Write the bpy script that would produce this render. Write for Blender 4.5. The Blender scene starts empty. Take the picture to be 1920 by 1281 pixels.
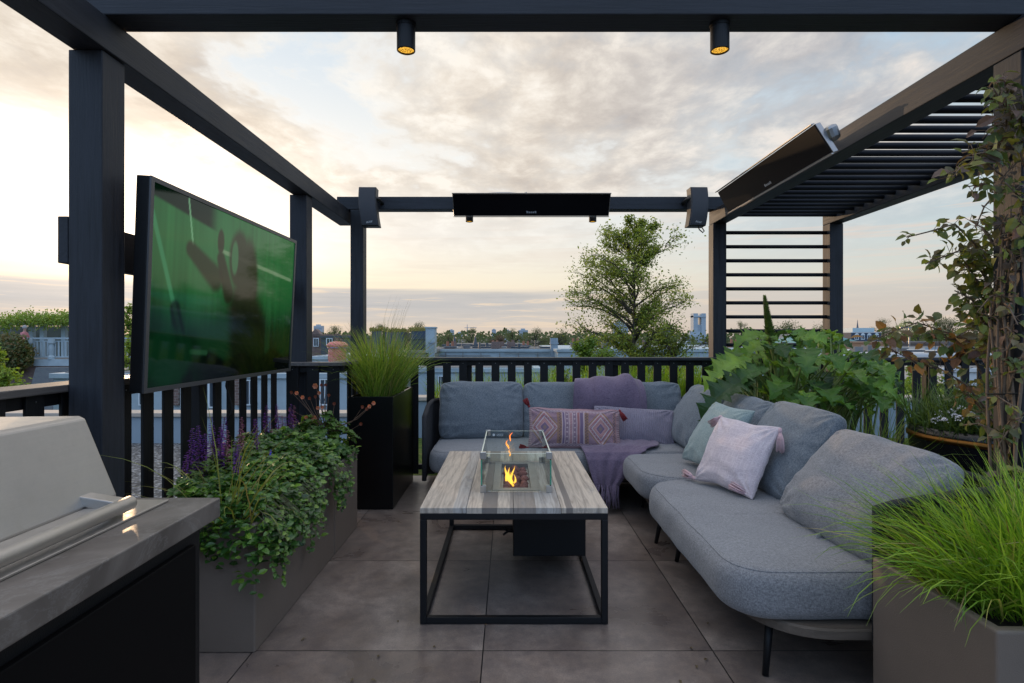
import bpy, math, random
from mathutils import Vector, Matrix, noise
R = random.Random(7)
sc = bpy.context.scene
COL = sc.collection
PI = math.pi
F, CX, HY, H = 1060.0, 954.0, 636.0, 1.2215     # measured from the photograph: focal length, vanishing point, eye height

def at(px, py, Y):
    return Vector(((px - CX) * Y / F, Y, H - (py - HY) * Y / F))

# ------------------------------------------------------------------ objects
def tag(o, label=None, cat=None, group=None, kind=None):
    if label: o['label'] = label
    if cat: o['category'] = cat
    if group: o['group'] = group
    if kind: o['kind'] = kind
    return o

def thing(name, label, cat, loc=(0, 0, 0), group=None):
    o = bpy.data.objects.new(name, None); COL.objects.link(o)
    o.empty_display_size = .1; o.location = loc
    return tag(o, label, cat, group)

class MB:
    def __init__(s): s.v = []; s.f = []; s.c = None
    def add(s, vs, fs):
        b = len(s.v); s.v += [tuple(v) for v in vs]; s.f += [tuple(i + b for i in f) for f in fs]; return s
    def box(s, x0, x1, y0, y1, z0, z1):
        vs = [(x, y, z) for z in (z0, z1) for y in (y0, y1) for x in (x0, x1)]
        return s.add(vs, [(0, 2, 3, 1), (4, 5, 7, 6), (0, 1, 5, 4), (1, 3, 7, 5), (3, 2, 6, 7), (2, 0, 4, 6)])
    def hexa(s, p):      # eight corners: bottom 4 (ccw), top 4
        return s.add(p, [(3, 2, 1, 0), (4, 5, 6, 7), (0, 1, 5, 4), (1, 2, 6, 5), (2, 3, 7, 6), (3, 0, 4, 7)])
    def tube(s, pts, r, n=6, cap=True):
        pts = [Vector(p) for p in pts]; m = len(pts)
        rs = r if isinstance(r, (list, tuple)) else [r] * m
        b = len(s.v); prev = None
        for i, p in enumerate(pts):
            d = (pts[min(i + 1, m - 1)] - pts[max(i - 1, 0)])
            if d.length < 1e-9: d = Vector((0, 0, 1))
            d.normalize()
            if prev is None:
                a = Vector((0, 0, 1)) if abs(d.z) < .9 else Vector((1, 0, 0))
                u = d.cross(a).normalized()
            else:
                u = (prev - d * prev.dot(d))
                u = u.normalized() if u.length > 1e-6 else d.orthogonal().normalized()
            prev = u; w = d.cross(u)
            for k in range(n):
                t = 2 * PI * k / n
                s.v.append(tuple(p + (u * math.cos(t) + w * math.sin(t)) * rs[i]))
        for i in range(m - 1):
            for k in range(n):
                a = b + i * n + k; c = b + i * n + (k + 1) % n
                s.f.append((a, c, c + n, a + n))
        if cap:
            s.f.append(tuple(b + k for k in reversed(range(n)))); s.f.append(tuple(b + (m - 1) * n + k for k in range(n)))
        return s
    def lathe(s, cx, cy, prof, n=32):
        b = len(s.v)
        for (r, z) in prof:
            for k in range(n):
                t = 2 * PI * k / n
                s.v.append((cx + r * math.cos(t), cy + r * math.sin(t), z))
        for i in range(len(prof) - 1):
            for k in range(n):
                a = b + i * n + k; c = b + i * n + (k + 1) % n
                s.f.append((a, c, c + n, a + n))
        return s
    def leaf(s, p, d, up, L, W, fold=.25, curl=.0):
        d = Vector(d).normalized(); side = d.cross(up)
        side = side.normalized() if side.length > 1e-5 else d.orthogonal().normalized()
        nrm = side.cross(d)
        p = Vector(p)
        a = p; m1 = p + d * L * .35 - nrm * 0; m2 = p + d * L * .75 - nrm * curl * L * .4; t = p + d * L - nrm * curl * L
        l1 = m1 + side * W * .5 + nrm * fold * W; r1 = m1 - side * W * .5 + nrm * fold * W
        l2 = m2 + side * W * .36 + nrm * fold * W * .7; r2 = m2 - side * W * .36 + nrm * fold * W * .7
        b = len(s.v); s.v += [tuple(q) for q in (a, m1, m2, t, l1, r1, l2, r2)]
        s.f += [(b, b + 1, b + 4), (b, b + 5, b + 1), (b + 4, b + 1, b + 2, b + 6), (b + 1, b + 5, b + 7, b + 2), (b + 6, b + 2, b + 3), (b + 2, b + 7, b + 3)]
        return s
    def lf(s, p, d, up, L, W):       # cheap far leaf: one kinked diamond
        d = Vector(d).normalized(); side = d.cross(up)
        side = side.normalized() if side.length > 1e-5 else d.orthogonal().normalized()
        p = Vector(p); b = len(s.v)
        s.v += [tuple(p), tuple(p + d * L * .5 + side * W * .5), tuple(p + d * L), tuple(p + d * L * .5 - side * W * .5)]
        s.f.append((b, b + 1, b + 2, b + 3)); return s
    def blade(s, p, az, L, th0, th1, w, n=6, tw=None):
        p = Vector(p); h = Vector((math.cos(az), math.sin(az), 0))
        sd = Vector((-math.sin(az), math.cos(az), 0))
        tw = R.uniform(-.9, .9) if tw is None else tw
        b = len(s.v)
        for i in range(n + 1):
            q = i / n; th = th0 + (th1 - th0) * q ** 1.3
            d = h * math.sin(th) + Vector((0, 0, 1)) * math.cos(th)
            nn = d.cross(sd); ss = sd * math.cos(tw) + nn * math.sin(tw)
            ww = w * .5 * min(1, .5 + q * 3) * (1 - q ** 2.2) + .0002
            s.v.append(tuple(p + ss * ww)); s.v.append(tuple(p - ss * ww))
            p = p + d * L / n + (Vector((R.gauss(0, 1), R.gauss(0, 1), 0)) * L * .012 if i > 1 else Vector())
        for i in range(n):
            a = b + 2 * i; s.f.append((a, a + 1, a + 3, a + 2))
        return s
    def build(s, name, mat, parent=None, smooth=False, bevel=0, local=False, segs=2, solid=0, subs=0):
        me = bpy.data.meshes.new(name)
        off = Vector((0, 0, 0))
        if parent is not None and not local:
            q = parent
            while q is not None: off = off + q.location; q = q.parent
        vs = s.v if off.length == 0 else [(v[0] - off.x, v[1] - off.y, v[2] - off.z) for v in s.v]
        me.from_pydata(vs, [], s.f); me.update()
        if s.c:
            ca = me.color_attributes.new('Col', 'FLOAT_COLOR', 'POINT')
            flat = []
            for c in s.c: flat += [c[0], c[1], c[2], 1.0]
            ca.data.foreach_set('color', flat)
        if smooth: me.polygons.foreach_set('use_smooth', [True] * len(me.polygons))
        me.materials.append(mat)
        o = bpy.data.objects.new(name, me); COL.objects.link(o)
        if parent is not None: o.parent = parent
        if subs:
            m = o.modifiers.new('sub', 'SUBSURF'); m.levels = subs; m.render_levels = subs
        if solid:
            m = o.modifiers.new('solid', 'SOLIDIFY'); m.thickness = solid; m.offset = 0
        if bevel:
            m = o.modifiers.new('bevel', 'BEVEL'); m.width = bevel; m.segments = segs; m.limit_method = 'ANGLE'; m.angle_limit = .6
        return o

def boxo(name, mat, b, parent=None, bevel=.003, **k):
    return MB().box(*b).build(name, mat, parent, bevel=bevel, **k)

# ------------------------------------------------------------------ materials
class NT:
    def __init__(s, name):
        s.m = bpy.data.materials.new(name); s.m.use_nodes = True; s.t = s.m.node_tree; s.t.nodes.clear()
        s.out = s.t.nodes.new('ShaderNodeOutputMaterial')
    def n(s, typ, **k):
        nd = s.t.nodes.new('ShaderNode' + typ)
        for a, b in k.items():
            if a.startswith('i_'):
                key = a[2:]
                key = int(key) if key.isdigit() else key.replace('_', ' ')
                s.set(nd.inputs[key], b)
            else: setattr(nd, a, b)
        return nd
    def set(s, sock, v):
        if isinstance(v, bpy.types.NodeSocket): s.t.links.new(v, sock)
        elif isinstance(v, (tuple, list)) and len(v) == 3 and sock.type == 'RGBA': sock.default_value = (*v, 1)
        else: sock.default_value = v
    def math(s, op, a, b=None, c=None):
        nd = s.t.nodes.new('ShaderNodeMath'); nd.operation = op; s.set(nd.inputs[0], a)
        if b is not None: s.set(nd.inputs[1], b)
        if c is not None: s.set(nd.inputs[2], c)
        return nd.outputs[0]
    def mix(s, f, a, b, typ='MIX'):
        nd = s.t.nodes.new('ShaderNodeMix'); nd.data_type = 'RGBA'; nd.blend_type = typ
        s.set(nd.inputs[0], f); s.set(nd.inputs[6], a); s.set(nd.inputs[7], b); return nd.outputs[2]
    def coord(s, scale=(1, 1, 1), which='Object', rot=(0, 0, 0)):
        tc = s.t.nodes.new('ShaderNodeTexCoord'); mp = s.t.nodes.new('ShaderNodeMapping')
        s.t.links.new(tc.outputs[which], mp.inputs[0]); mp.inputs['Scale'].default_value = scale
        mp.inputs['Rotation'].default_value = rot
        return mp.outputs[0]
    def noise(s, vec, scale, detail=4, rough=.55, dist=0):
        nd = s.n('TexNoise'); s.set(nd.inputs['Vector'], vec); nd.inputs['Scale'].default_value = scale
        nd.inputs['Detail'].default_value = detail; nd.inputs['Roughness'].default_value = rough
        nd.inputs['Distortion'].default_value = dist
        return nd.outputs[0]
    def ramp(s, f, stops, interp='LINEAR'):
        nd = s.t.nodes.new('ShaderNodeValToRGB'); s.set(nd.inputs[0], f); cr = nd.color_ramp; cr.interpolation = interp
        while len(cr.elements) < len(stops): cr.elements.new(.5)
        for e, (p, c) in zip(cr.elements, stops):
            e.position = p; e.color = (*(c if isinstance(c, (tuple, list)) else (c, c, c)), 1)
        return nd.outputs[0]
    def bump(s, h, strength=.3, dist=.01, nrm=None):
        nd = s.n('Bump'); s.set(nd.inputs['Height'], h); nd.inputs['Strength'].default_value = strength
        nd.inputs['Distance'].default_value = dist
        if nrm is not None: s.set(nd.inputs['Normal'], nrm)
        return nd.outputs[0]
    def bsdf(s, color, rough=.5, metal=0, normal=None, spec=.5, **k):
        nd = s.n('BsdfPrincipled'); s.set(nd.inputs['Base Color'], color); s.set(nd.inputs['Roughness'], rough)
        s.set(nd.inputs['Metallic'], metal); nd.inputs['Specular IOR Level'].default_value = spec
        if normal is not None: s.set(nd.inputs['Normal'], normal)
        for a, b in k.items(): s.set(nd.inputs[a.replace('_', ' ')], b)
        s.t.links.new(nd.outputs[0], s.out.inputs[0]); return nd
    def surf(s, sh): s.t.links.new(sh, s.out.inputs[0])

def m_wood(name, axis, base=(.022, .0245, .031), dark=.45):
    n = NT(name); sc_ = [1, 1, 1]; sc_[axis] = .06
    v = n.coord(tuple(sc_))
    g = n.noise(v, 55, 5, .65, .4); big = n.noise(n.coord(), 3.2, 3); grain2 = n.noise(v, 160, 2)
    dk = tuple(c * dark for c in base); lt = tuple(c * 1.35 for c in base)
    c = n.ramp(g, [(.3, dk), (.55, base), (.8, lt)])
    c = n.mix(n.ramp(big, [(.35, .0), (.7, .45)]), c, tuple(c_ * 1.5 for c_ in base))
    k = n.n('TexVoronoi', i_Scale=2.1); n.set(k.inputs[0], n.coord(tuple(x if x == 1 else .35 for x in sc_)))
    kn = n.ramp(k.outputs[0], [(.03, 1.0), (.085, 0.0)])
    c = n.mix(n.math('MULTIPLY', kn, .6), c, dk)
    h = n.math('ADD', n.math('MULTIPLY', g, .7), n.math('MULTIPLY', grain2, .5))
    n.bsdf(c, n.ramp(g, [(.2, .42), (.8, .62)]), 0, n.bump(h, .35, .004), spec=.3)
    return n.m

def m_plain(name, col, rough=.5, metal=0, var=.12, scale=8, bump=.0, bscale=60, spec=.5, det=4, **k):
    n = NT(name); v = n.coord()
    t = n.noise(v, scale, det)
    c = n.mix(t, tuple(x * (1 - var) for x in col), tuple(min(1, x * (1 + var)) for x in col))
    nr = n.bump(n.noise(v, bscale, 3), bump, .004) if bump else None
    n.bsdf(c, rough, metal, nr, spec, **k); return n.m

def m_leaf(name, cols, trans=.35, rough=.45, spec=.4, ts=1.6, pos=None):
    n = NT(name); g = n.n('NewGeometry')
    rnd = g.outputs['Random Per Island']
    st = [(i / (len(cols) - 1) if len(cols) > 1 else 0, c) for i, c in enumerate(cols)]
    c = n.ramp(rnd, st)
    t = n.noise(n.coord(), pos or 3, 2)
    c = n.mix(n.ramp(t, [(.35, .35), (.65, 0)]), c, tuple(x * .45 for x in cols[0]))
    b = n.n('BsdfPrincipled'); n.set(b.inputs['Base Color'], c); b.inputs['Roughness'].default_value = rough
    b.inputs['Specular IOR Level'].default_value = spec
    tr = n.n('BsdfTranslucent'); n.set(tr.inputs[0], n.mix(1, c, (ts * 1.1, ts, ts * .5), 'MULTIPLY'))
    mx = n.n('MixShader'); mx.inputs[0].default_value = trans
    n.t.links.new(b.outputs[0], mx.inputs[1]); n.t.links.new(tr.outputs[0], mx.inputs[2]); n.surf(mx.outputs[0])
    return n.m

def m_fabric(name, c1, c2, sc_=330, bump=.5, big=.12):
    n = NT(name); v = n.coord()
    a = n.noise(n.coord((1, .25, .5)), sc_, 2, .6); b = n.noise(n.coord((.25, 1, .5)), sc_, 2, .6)
    w = n.math('MULTIPLY', n.math('ADD', a, b), .5)
    c = n.ramp(w, [(.36, c1), (.62, c2)])
    bg = n.noise(v, 5, 3); c = n.mix(n.math('MULTIPLY', bg, big * 2), c, tuple(x * .6 for x in c1))
    g = n.noise(v, 26, 4); h = n.math('ADD', w, n.math('MULTIPLY', g, .5))
    n.bsdf(c, .92, 0, n.bump(h, bump, .003), .2, Sheen_Weight=.25, Sheen_Roughness=.5)
    return n.m

W_X = m_wood('painted wood x', 0); W_Y = m_wood('painted wood y', 1); W_Z = m_wood('painted wood z', 2)
FW = (.0065, .0068, .008)
FW_X = m_wood('black rail wood x', 0, FW); FW_Y = m_wood('black rail wood y', 1, FW); FW_Z = m_wood('black rail wood z', 2, FW)
CAPW = m_wood('weathered cap', 1, (.10, .09, .085)); CAPX = m_wood('weathered cap x', 0, (.035, .036, .04))
BLK = m_plain('black powder coat', (.007, .0075, .009), .5, 0, .2, 20, .15, 400, spec=.3)
BLKG = m_plain('black gloss', (.008, .008, .010), .25, 0, .2, 6)
HGLS = m_plain('heater glass', (.004, .004, .005), .22, 0, .2, 6, spec=.05)
DARKP = m_plain('anthracite plastic', (.012, .013, .016), .5, 0, .15, 12)
STEELD = m_plain('brushed trim', (.30, .30, .30), .35, 1, .1, 10)
TAUPE = m_plain('taupe planter coat', (.170, .134, .108), .5, 0, .14, 5, .25, 350)
SOIL = m_plain('soil', (.035, .026, .02), .95, 0, .4, 60, .8, 80)
EDGE = m_plain('aged bronze edge', (.42, .28, .10), .4, .9, .2, 20)
FAB = m_fabric('grey blue weave', (.088, .110, .134), (.235, .262, .290))
FABS = m_fabric('seat weave', (.135, .138, .148), (.310, .310, .322))
MINT = m_fabric('mint weave', (.20, .27, .27), (.36, .44, .43))
LILAC = m_fabric('lilac knit', (.20, .175, .225), (.31, .275, .335))
THROW = m_fabric('mauve wool', (.135, .098, .150), (.245, .185, .262), 240, .8, .25)
TEAK = m_wood('grey teak', 0, (.11, .088, .07), .6)
ROPE = m_plain('charcoal rope', (.022, .023, .027), .85, 0, .3, 60, .8, 300)
GLD = m_leaf('ground cover leaves', [(.022, .07, .018), (.045, .13, .028), (.09, .22, .035), (.24, .40, .05), (.04, .11, .03), (.13, .27, .04)], .28, .30, .6)
SALV = m_leaf('sage leaves', [(.09, .15, .05), (.14, .21, .06), (.16, .25, .09)], .3, .6, .3)
PURP = m_leaf('purple florets', [(.15, .05, .38), (.22, .07, .46), (.34, .10, .36), (.17, .06, .4)], .3, .6, .3, 1.2)
PURPT = m_leaf('mauve buds', [(.34, .12, .28), (.40, .15, .26)], .3, .6, .3, 1.2)
PEACH = m_leaf('peach petals', [(.75, .33, .20), (.85, .42, .27), (.6, .22, .14)], .4, .6, .3, 1.1)
RUST = m_leaf('rust sepals', [(.20, .05, .035), (.30, .09, .05)], .3, .6, .3, 1.1)
STEMM = m_plain('green stems', (.10, .09, .04), .6)
GRASSB = m_leaf('bright grass blades', [(.08, .19, .02), (.17, .34, .03), (.28, .48, .045), (.36, .54, .06), (.13, .27, .035), (.34, .36, .10)], .4, .45, .4, 1.5)
GRASSD = m_leaf('deep grass blades', [(.06, .14, .025), (.13, .25, .035), (.20, .34, .05), (.28, .40, .07), (.14, .24, .04), (.36, .33, .13)], .38, .45, .4, 1.5)
SEDGE = m_leaf('straw sedge blades', [(.28, .26, .06), (.20, .26, .05), (.36, .26, .10)], .35, .5, .3, 1.3)
ACAN = m_leaf('big lobed leaves', [(.03, .08, .025), (.07, .17, .035), (.14, .30, .045), (.26, .44, .07), (.11, .24, .04)], .32, .42, .45, 1.5, 8)
VINEL = m_leaf('vine leaves', [(.08, .12, .045), (.12, .17, .05), (.20, .26, .05), (.14, .10, .095), (.20, .12, .10), (.09, .13, .055), (.32, .30, .06), (.17, .12, .12)], .28, .45, .4, 1.5)
ROSEL = m_leaf('rusty leaves', [(.08, .14, .045), (.18, .09, .05), (.12, .19, .05), (.10, .16, .05), (.17, .09, .075), (.42, .20, .05), (.12, .18, .05)], .32, .45, .4, 1.5)
VINES = m_plain('vine bark', (.17, .12, .085), .8, 0, .35, 40, .5, 120)
BARK = m_plain('bark', (.075, .062, .045), .9, 0, .4, 12, .6, 40)
TREEL = m_leaf('tree leaves', [(.06, .10, .022), (.10, .15, .03), (.15, .21, .045), (.20, .26, .06)], .38, .55, .3, 1.6)
TREEB = m_leaf('bright tree leaves', [(.15, .24, .035), (.22, .33, .045), (.30, .42, .075)], .38, .55, .3, 1.5)
TREEF = m_leaf('distant leaves', [(.11, .145, .075), (.15, .185, .095), (.19, .215, .12)], .30, .8, .1, 1.2, .3)  # distance haze mixed into these pale leaf colours
TREER = m_leaf('copper leaves', [(.13, .10, .085), (.16, .12, .09)], .25, .8, .1, 1.2)
WHITEF = m_plain('white petals', (.8, .8, .85), .6)
YEL = m_plain('yellow petals', (.8, .6, .03), .6)

# ------------------------------------------------------------------ setting: floor
def build_floor():
    n = NT('large porcelain tiles'); tc = n.n('TexCoord'); sx = n.n('SeparateXYZ'); n.t.links.new(tc.outputs['Object'], sx.inputs[0])
    X, Y = sx.outputs[0], sx.outputs[1]
    u = n.math('DIVIDE', n.math('ADD', X, .101 + 90), .9); v = n.math('DIVIDE', n.math('SUBTRACT', Y, 2.2156 - 90), .9)
    fu, fv = n.math('FRACT', u), n.math('FRACT', v); iu, iv = n.math('FLOOR', u), n.math('FLOOR', v)
    du = n.math('MINIMUM', fu, n.math('SUBTRACT', 1, fu)); dv = n.math('MINIMUM', fv, n.math('SUBTRACT', 1, fv))
    dm = n.math('MINIMUM', du, dv); gr = n.math('LESS_THAN', dm, .0026)
    cv = n.n('CombineXYZ'); n.set(cv.inputs[0], iu); n.set(cv.inputs[1], iv)
    wn = n.n('TexWhiteNoise'); n.set(wn.inputs[0], cv.outputs[0])
    off = n.n('VectorMath', operation='MULTIPLY_ADD'); n.set(off.inputs[0], wn.outputs[1]); off.inputs[1].default_value = (20, 20, 20)
    n.t.links.new(tc.outputs['Object'], off.inputs[2]); P = off.outputs[0]
    big = n.noise(P, 2.0, 6, .62, .6); st = n.noise(P, 14, 5, .7); fine = n.noise(P, 190, 3, .7)
    c = n.ramp(big, [(.32, (.135, .100, .080)), (.5, (.255, .200, .165)), (.68, (.39, .32, .27))])
    c = n.mix(n.ramp(st, [(.3, .55), (.62, 0)]), c, (.092, .078, .080))
    c = n.mix(n.ramp(fine, [(.3, .35), (.6, 0)]), c, (.05, .045, .05))
    spk = n.n('TexVoronoi', i_Scale=38.0); n.set(spk.inputs[0], P)
    c = n.mix(n.ramp(spk.outputs[0], [(.035, .75), (.07, 0)]), c, (.02, .018, .018))
    c = n.mix(n.math('MULTIPLY', wn.outputs[0], .22), c, (.05, .046, .052))
    c = n.mix(gr, c, (.008, .008, .009))
    rg = n.ramp(big, [(.3, .24), (.7, .44)])
    h = n.math('SUBTRACT', n.math('MULTIPLY', fine, .12), n.math('MULTIPLY', gr, 1.0))
    n.bsdf(c, rg, 0, n.bump(h, .5, .003), .4)
    o = MB().add([(-1.72, -3, 0), (5.2, -3, 0), (5.2, 5.06, 0), (-1.72, 5.06, 0)], [(0, 1, 2, 3)]).build('terrace_floor', n.m)
    tag(o, kind='structure')
build_floor()

def build_ground():
    g = m_plain('city ground', (.06, .062, .06), .9, 0, .4, .05)
    o = MB().add([(-3000, -300, -10), (3000, -300, -10), (3000, 6000, -10), (-3000, 6000, -10)], [(0, 1, 2, 3)]).build('ground', g)
    tag(o, kind='structure')
    # our own roof below and around the terrace
    n = NT('roof gravel'); vo = n.n('TexVoronoi', i_Scale=34.0); n.set(vo.inputs[0], n.coord())
    c = n.mix(.75, n.mix(.8, vo.outputs[1], (.5, .5, .5)), (.34, .35, .36)); cc = n.ramp(vo.outputs[0], [(.0, .9), (.55, .25)])
    rr = n.n('RGBToBW'); n.set(rr.inputs[0], vo.outputs[1])
    c = n.mix(1, n.ramp(rr.outputs[0], [(.2, (.20, .20, .20)), (.5, (.36, .36, .37)), (.8, (.62, .63, .64))]), cc, 'MULTIPLY')
    n.bsdf(c, .85, 0, n.bump(n.math('SUBTRACT', 1, vo.outputs[0]), 1.0, .02), .3)
    o = MB().box(-9, -1.73, -3, 6.8, -.3, -.03).build('gravel_roof', n.m); tag(o, kind='structure')
    n = NT('sedum roof'); v = n.coord(); t = n.noise(v, 9, 5); t2 = n.noise(v, 60, 3)
    c = n.ramp(t, [(.35, (.05, .10, .02)), (.5, (.12, .19, .03)), (.6, (.2, .22, .05)), (.75, (.12, .08, .05))])
    n.bsdf(n.mix(t2, c, (.02, .04, .01)), .95, 0, n.bump(t2, 1, .03), .2)
    o = MB().box(-1.62, 6, 5.08, 7.1, -.3, -.02).build('sedum_roof', n.m); tag(o, kind='structure')
    c = m_plain('roof edge', (.14, .14, .15), .8)
    o = MB().box(-9, 6, -3, 7.1, -10, -.31).build('host_building', c)
    tag(o, 'grey apartment building carrying the roof terrace, below the deck', 'building')
build_ground()

# ------------------------------------------------------------------ pergola
PW = .12; ZB = 2.2486; ZT = 2.3685; ZC = 2.482
def build_pergola():
    t = thing('pergola', 'dark painted timber pergola with square posts, beams and a slatted right bay', 'pergola', (.2, 3.5, 0))
    def post(x0, x1, y0, zt=ZB): boxo('post', W_Z, (x0, x1, y0, y0 + PW, 0.002, zt - .0015), t, .004)
    post(-1.559, -1.439, 2.0); post(-1.555, -1.435, 4.01); post(-1.402, -1.288, 5.0, ZT)
    post(1.815, 1.935, 2.0); post(1.808, 1.926, 5.0); post(2.841, 2.959, 5.0); post(2.841, 2.959, 2.0)
    MB().hexa([(-1.559, -.6, ZB), (-1.439, -.6, ZB), (-1.412, 5.125, ZB), (-1.532, 5.125, ZB), (-1.559, -.6, ZT), (-1.439, -.6, ZT), (-1.412, 5.125, ZT), (-1.532, 5.125, ZT)]).build('beam', W_Y, t, bevel=.004)
    boxo('beam', W_Y, (1.813, 1.931, -.6, 5.122, ZB, ZT), t, .004)
    boxo('beam', W_Y, (2.842, 2.957, 1.4, 5.122, ZB, ZT), t, .004)
    boxo('beam', W_X, (-1.60, 3.0, 2.0, 2.118, ZT + .0015, ZC + .04), t, .004)
    boxo('beam', W_X, (-1.522, 3.0, 5.0, 5.118, ZT + .0015, ZC), t, .004)
    rod = m_plain('dark rod paint', (.012, .014, .019), .55, 0, .2, 30, spec=.22)
    for k in range(-3, 20):
        y = 2.543 + .125 * k
        MB().tube([(1.929, y, 2.305), (2.845, y, 2.305)], .0185, 10).build('roof_slat', rod, t, smooth=True)
    for k in range(16):
        z = 2.174 - .1256 * k
        MB().tube([(1.920, 5.062, z), (2.845, 5.062, z)], .0165, 10).build('trellis_rod', rod, t, smooth=True)
build_pergola()

# ------------------------------------------------------------------ railings
ZR = 1.060
def slat_fence(name, label, a, b, axis, loc, cap_w, slat_w=.07, pitch=.142, first=.02, inner=1, capmat=None, posts=()):
    """a..b along the axis; loc = coordinate of the terrace-side face of the slats; inner=+1 when the terrace lies at smaller coordinate"""
    t = thing(name, label, 'railing', ((a + b) / 2, loc, 0) if axis == 0 else (loc, (a + b) / 2, 0))
    s = 1 if inner > 0 else -1
    def bx(u0, u1, w0, w1, z0, z1):
        lo, hi = min(w0, w1), max(w0, w1)
        return (u0, u1, lo, hi, z0, z1) if axis == 0 else (lo, hi, u0, u1, z0, z1)
    cm = capmat or (CAPX if axis == 0 else CAPW)
    wm = FW_X if axis == 0 else FW_Y
    boxo('cap_rail', cm, bx(a, b, loc - s * .025, loc + s * (cap_w - .025), ZR - .026, ZR), t, .004)
    boxo('top_rail', wm, bx(a, b, loc + s * .0145, loc + s * .054, ZR - .072, ZR - .0275), t, .003)
    boxo('bottom_rail', wm, bx(a, b, loc + s * .0145, loc + s * .054, .075, .12), t, .003)
    u = a + first
    while u + slat_w < b:
        z0 = .04
        so = boxo('slat', FW_Z, bx(u, u + slat_w, loc, loc + s * .013, z0, ZR - .027), t, .002)
        c = u + slat_w * .5; P0, P1 = ((c, loc - s * .0015, ZR - .05), (c, loc + s * .002, ZR - .05)) if axis == 0 else ((loc - s * .0015, c, ZR - .05), (loc + s * .002, c, ZR - .05))
        MB().tube([P0, P1], .0032, 8).build('screw', STEELD, so)
        u += pitch
    for p in posts: boxo('rail_post', FW_Z, bx(p, p + .07, loc + s * .056, loc + s * .12, 0.002, ZR - .03), t, .003)
    return t
slat_fence('slat_railing', 'long black slat railing along the left edge behind the screen and barbecue', -.6, 3.90, 1, -1.5865, 0.15, .0735, .149, .075, -1, None, (.4, 1.7, 3.0))
slat_fence('slat_railing', 'short black slat railing stepping in beside the middle left post, facing the camera', -1.56, -1.152, 0, 3.93, .14, .085, .142, .012, 1, CAPW)
slat_fence('slat_railing', 'black slat railing hidden behind the tall black planter', 4.08, 4.94, 1, -1.165, .14, .07, .142, .03, -1)
slat_fence('slat_railing', 'far black slat railing behind the back of the sofa', -1.04, 4.9, 0, 4.952 - .0, .14, .07, .142, .178, 1, None, (-.4, .9, 2.4, 3.7))

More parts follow.
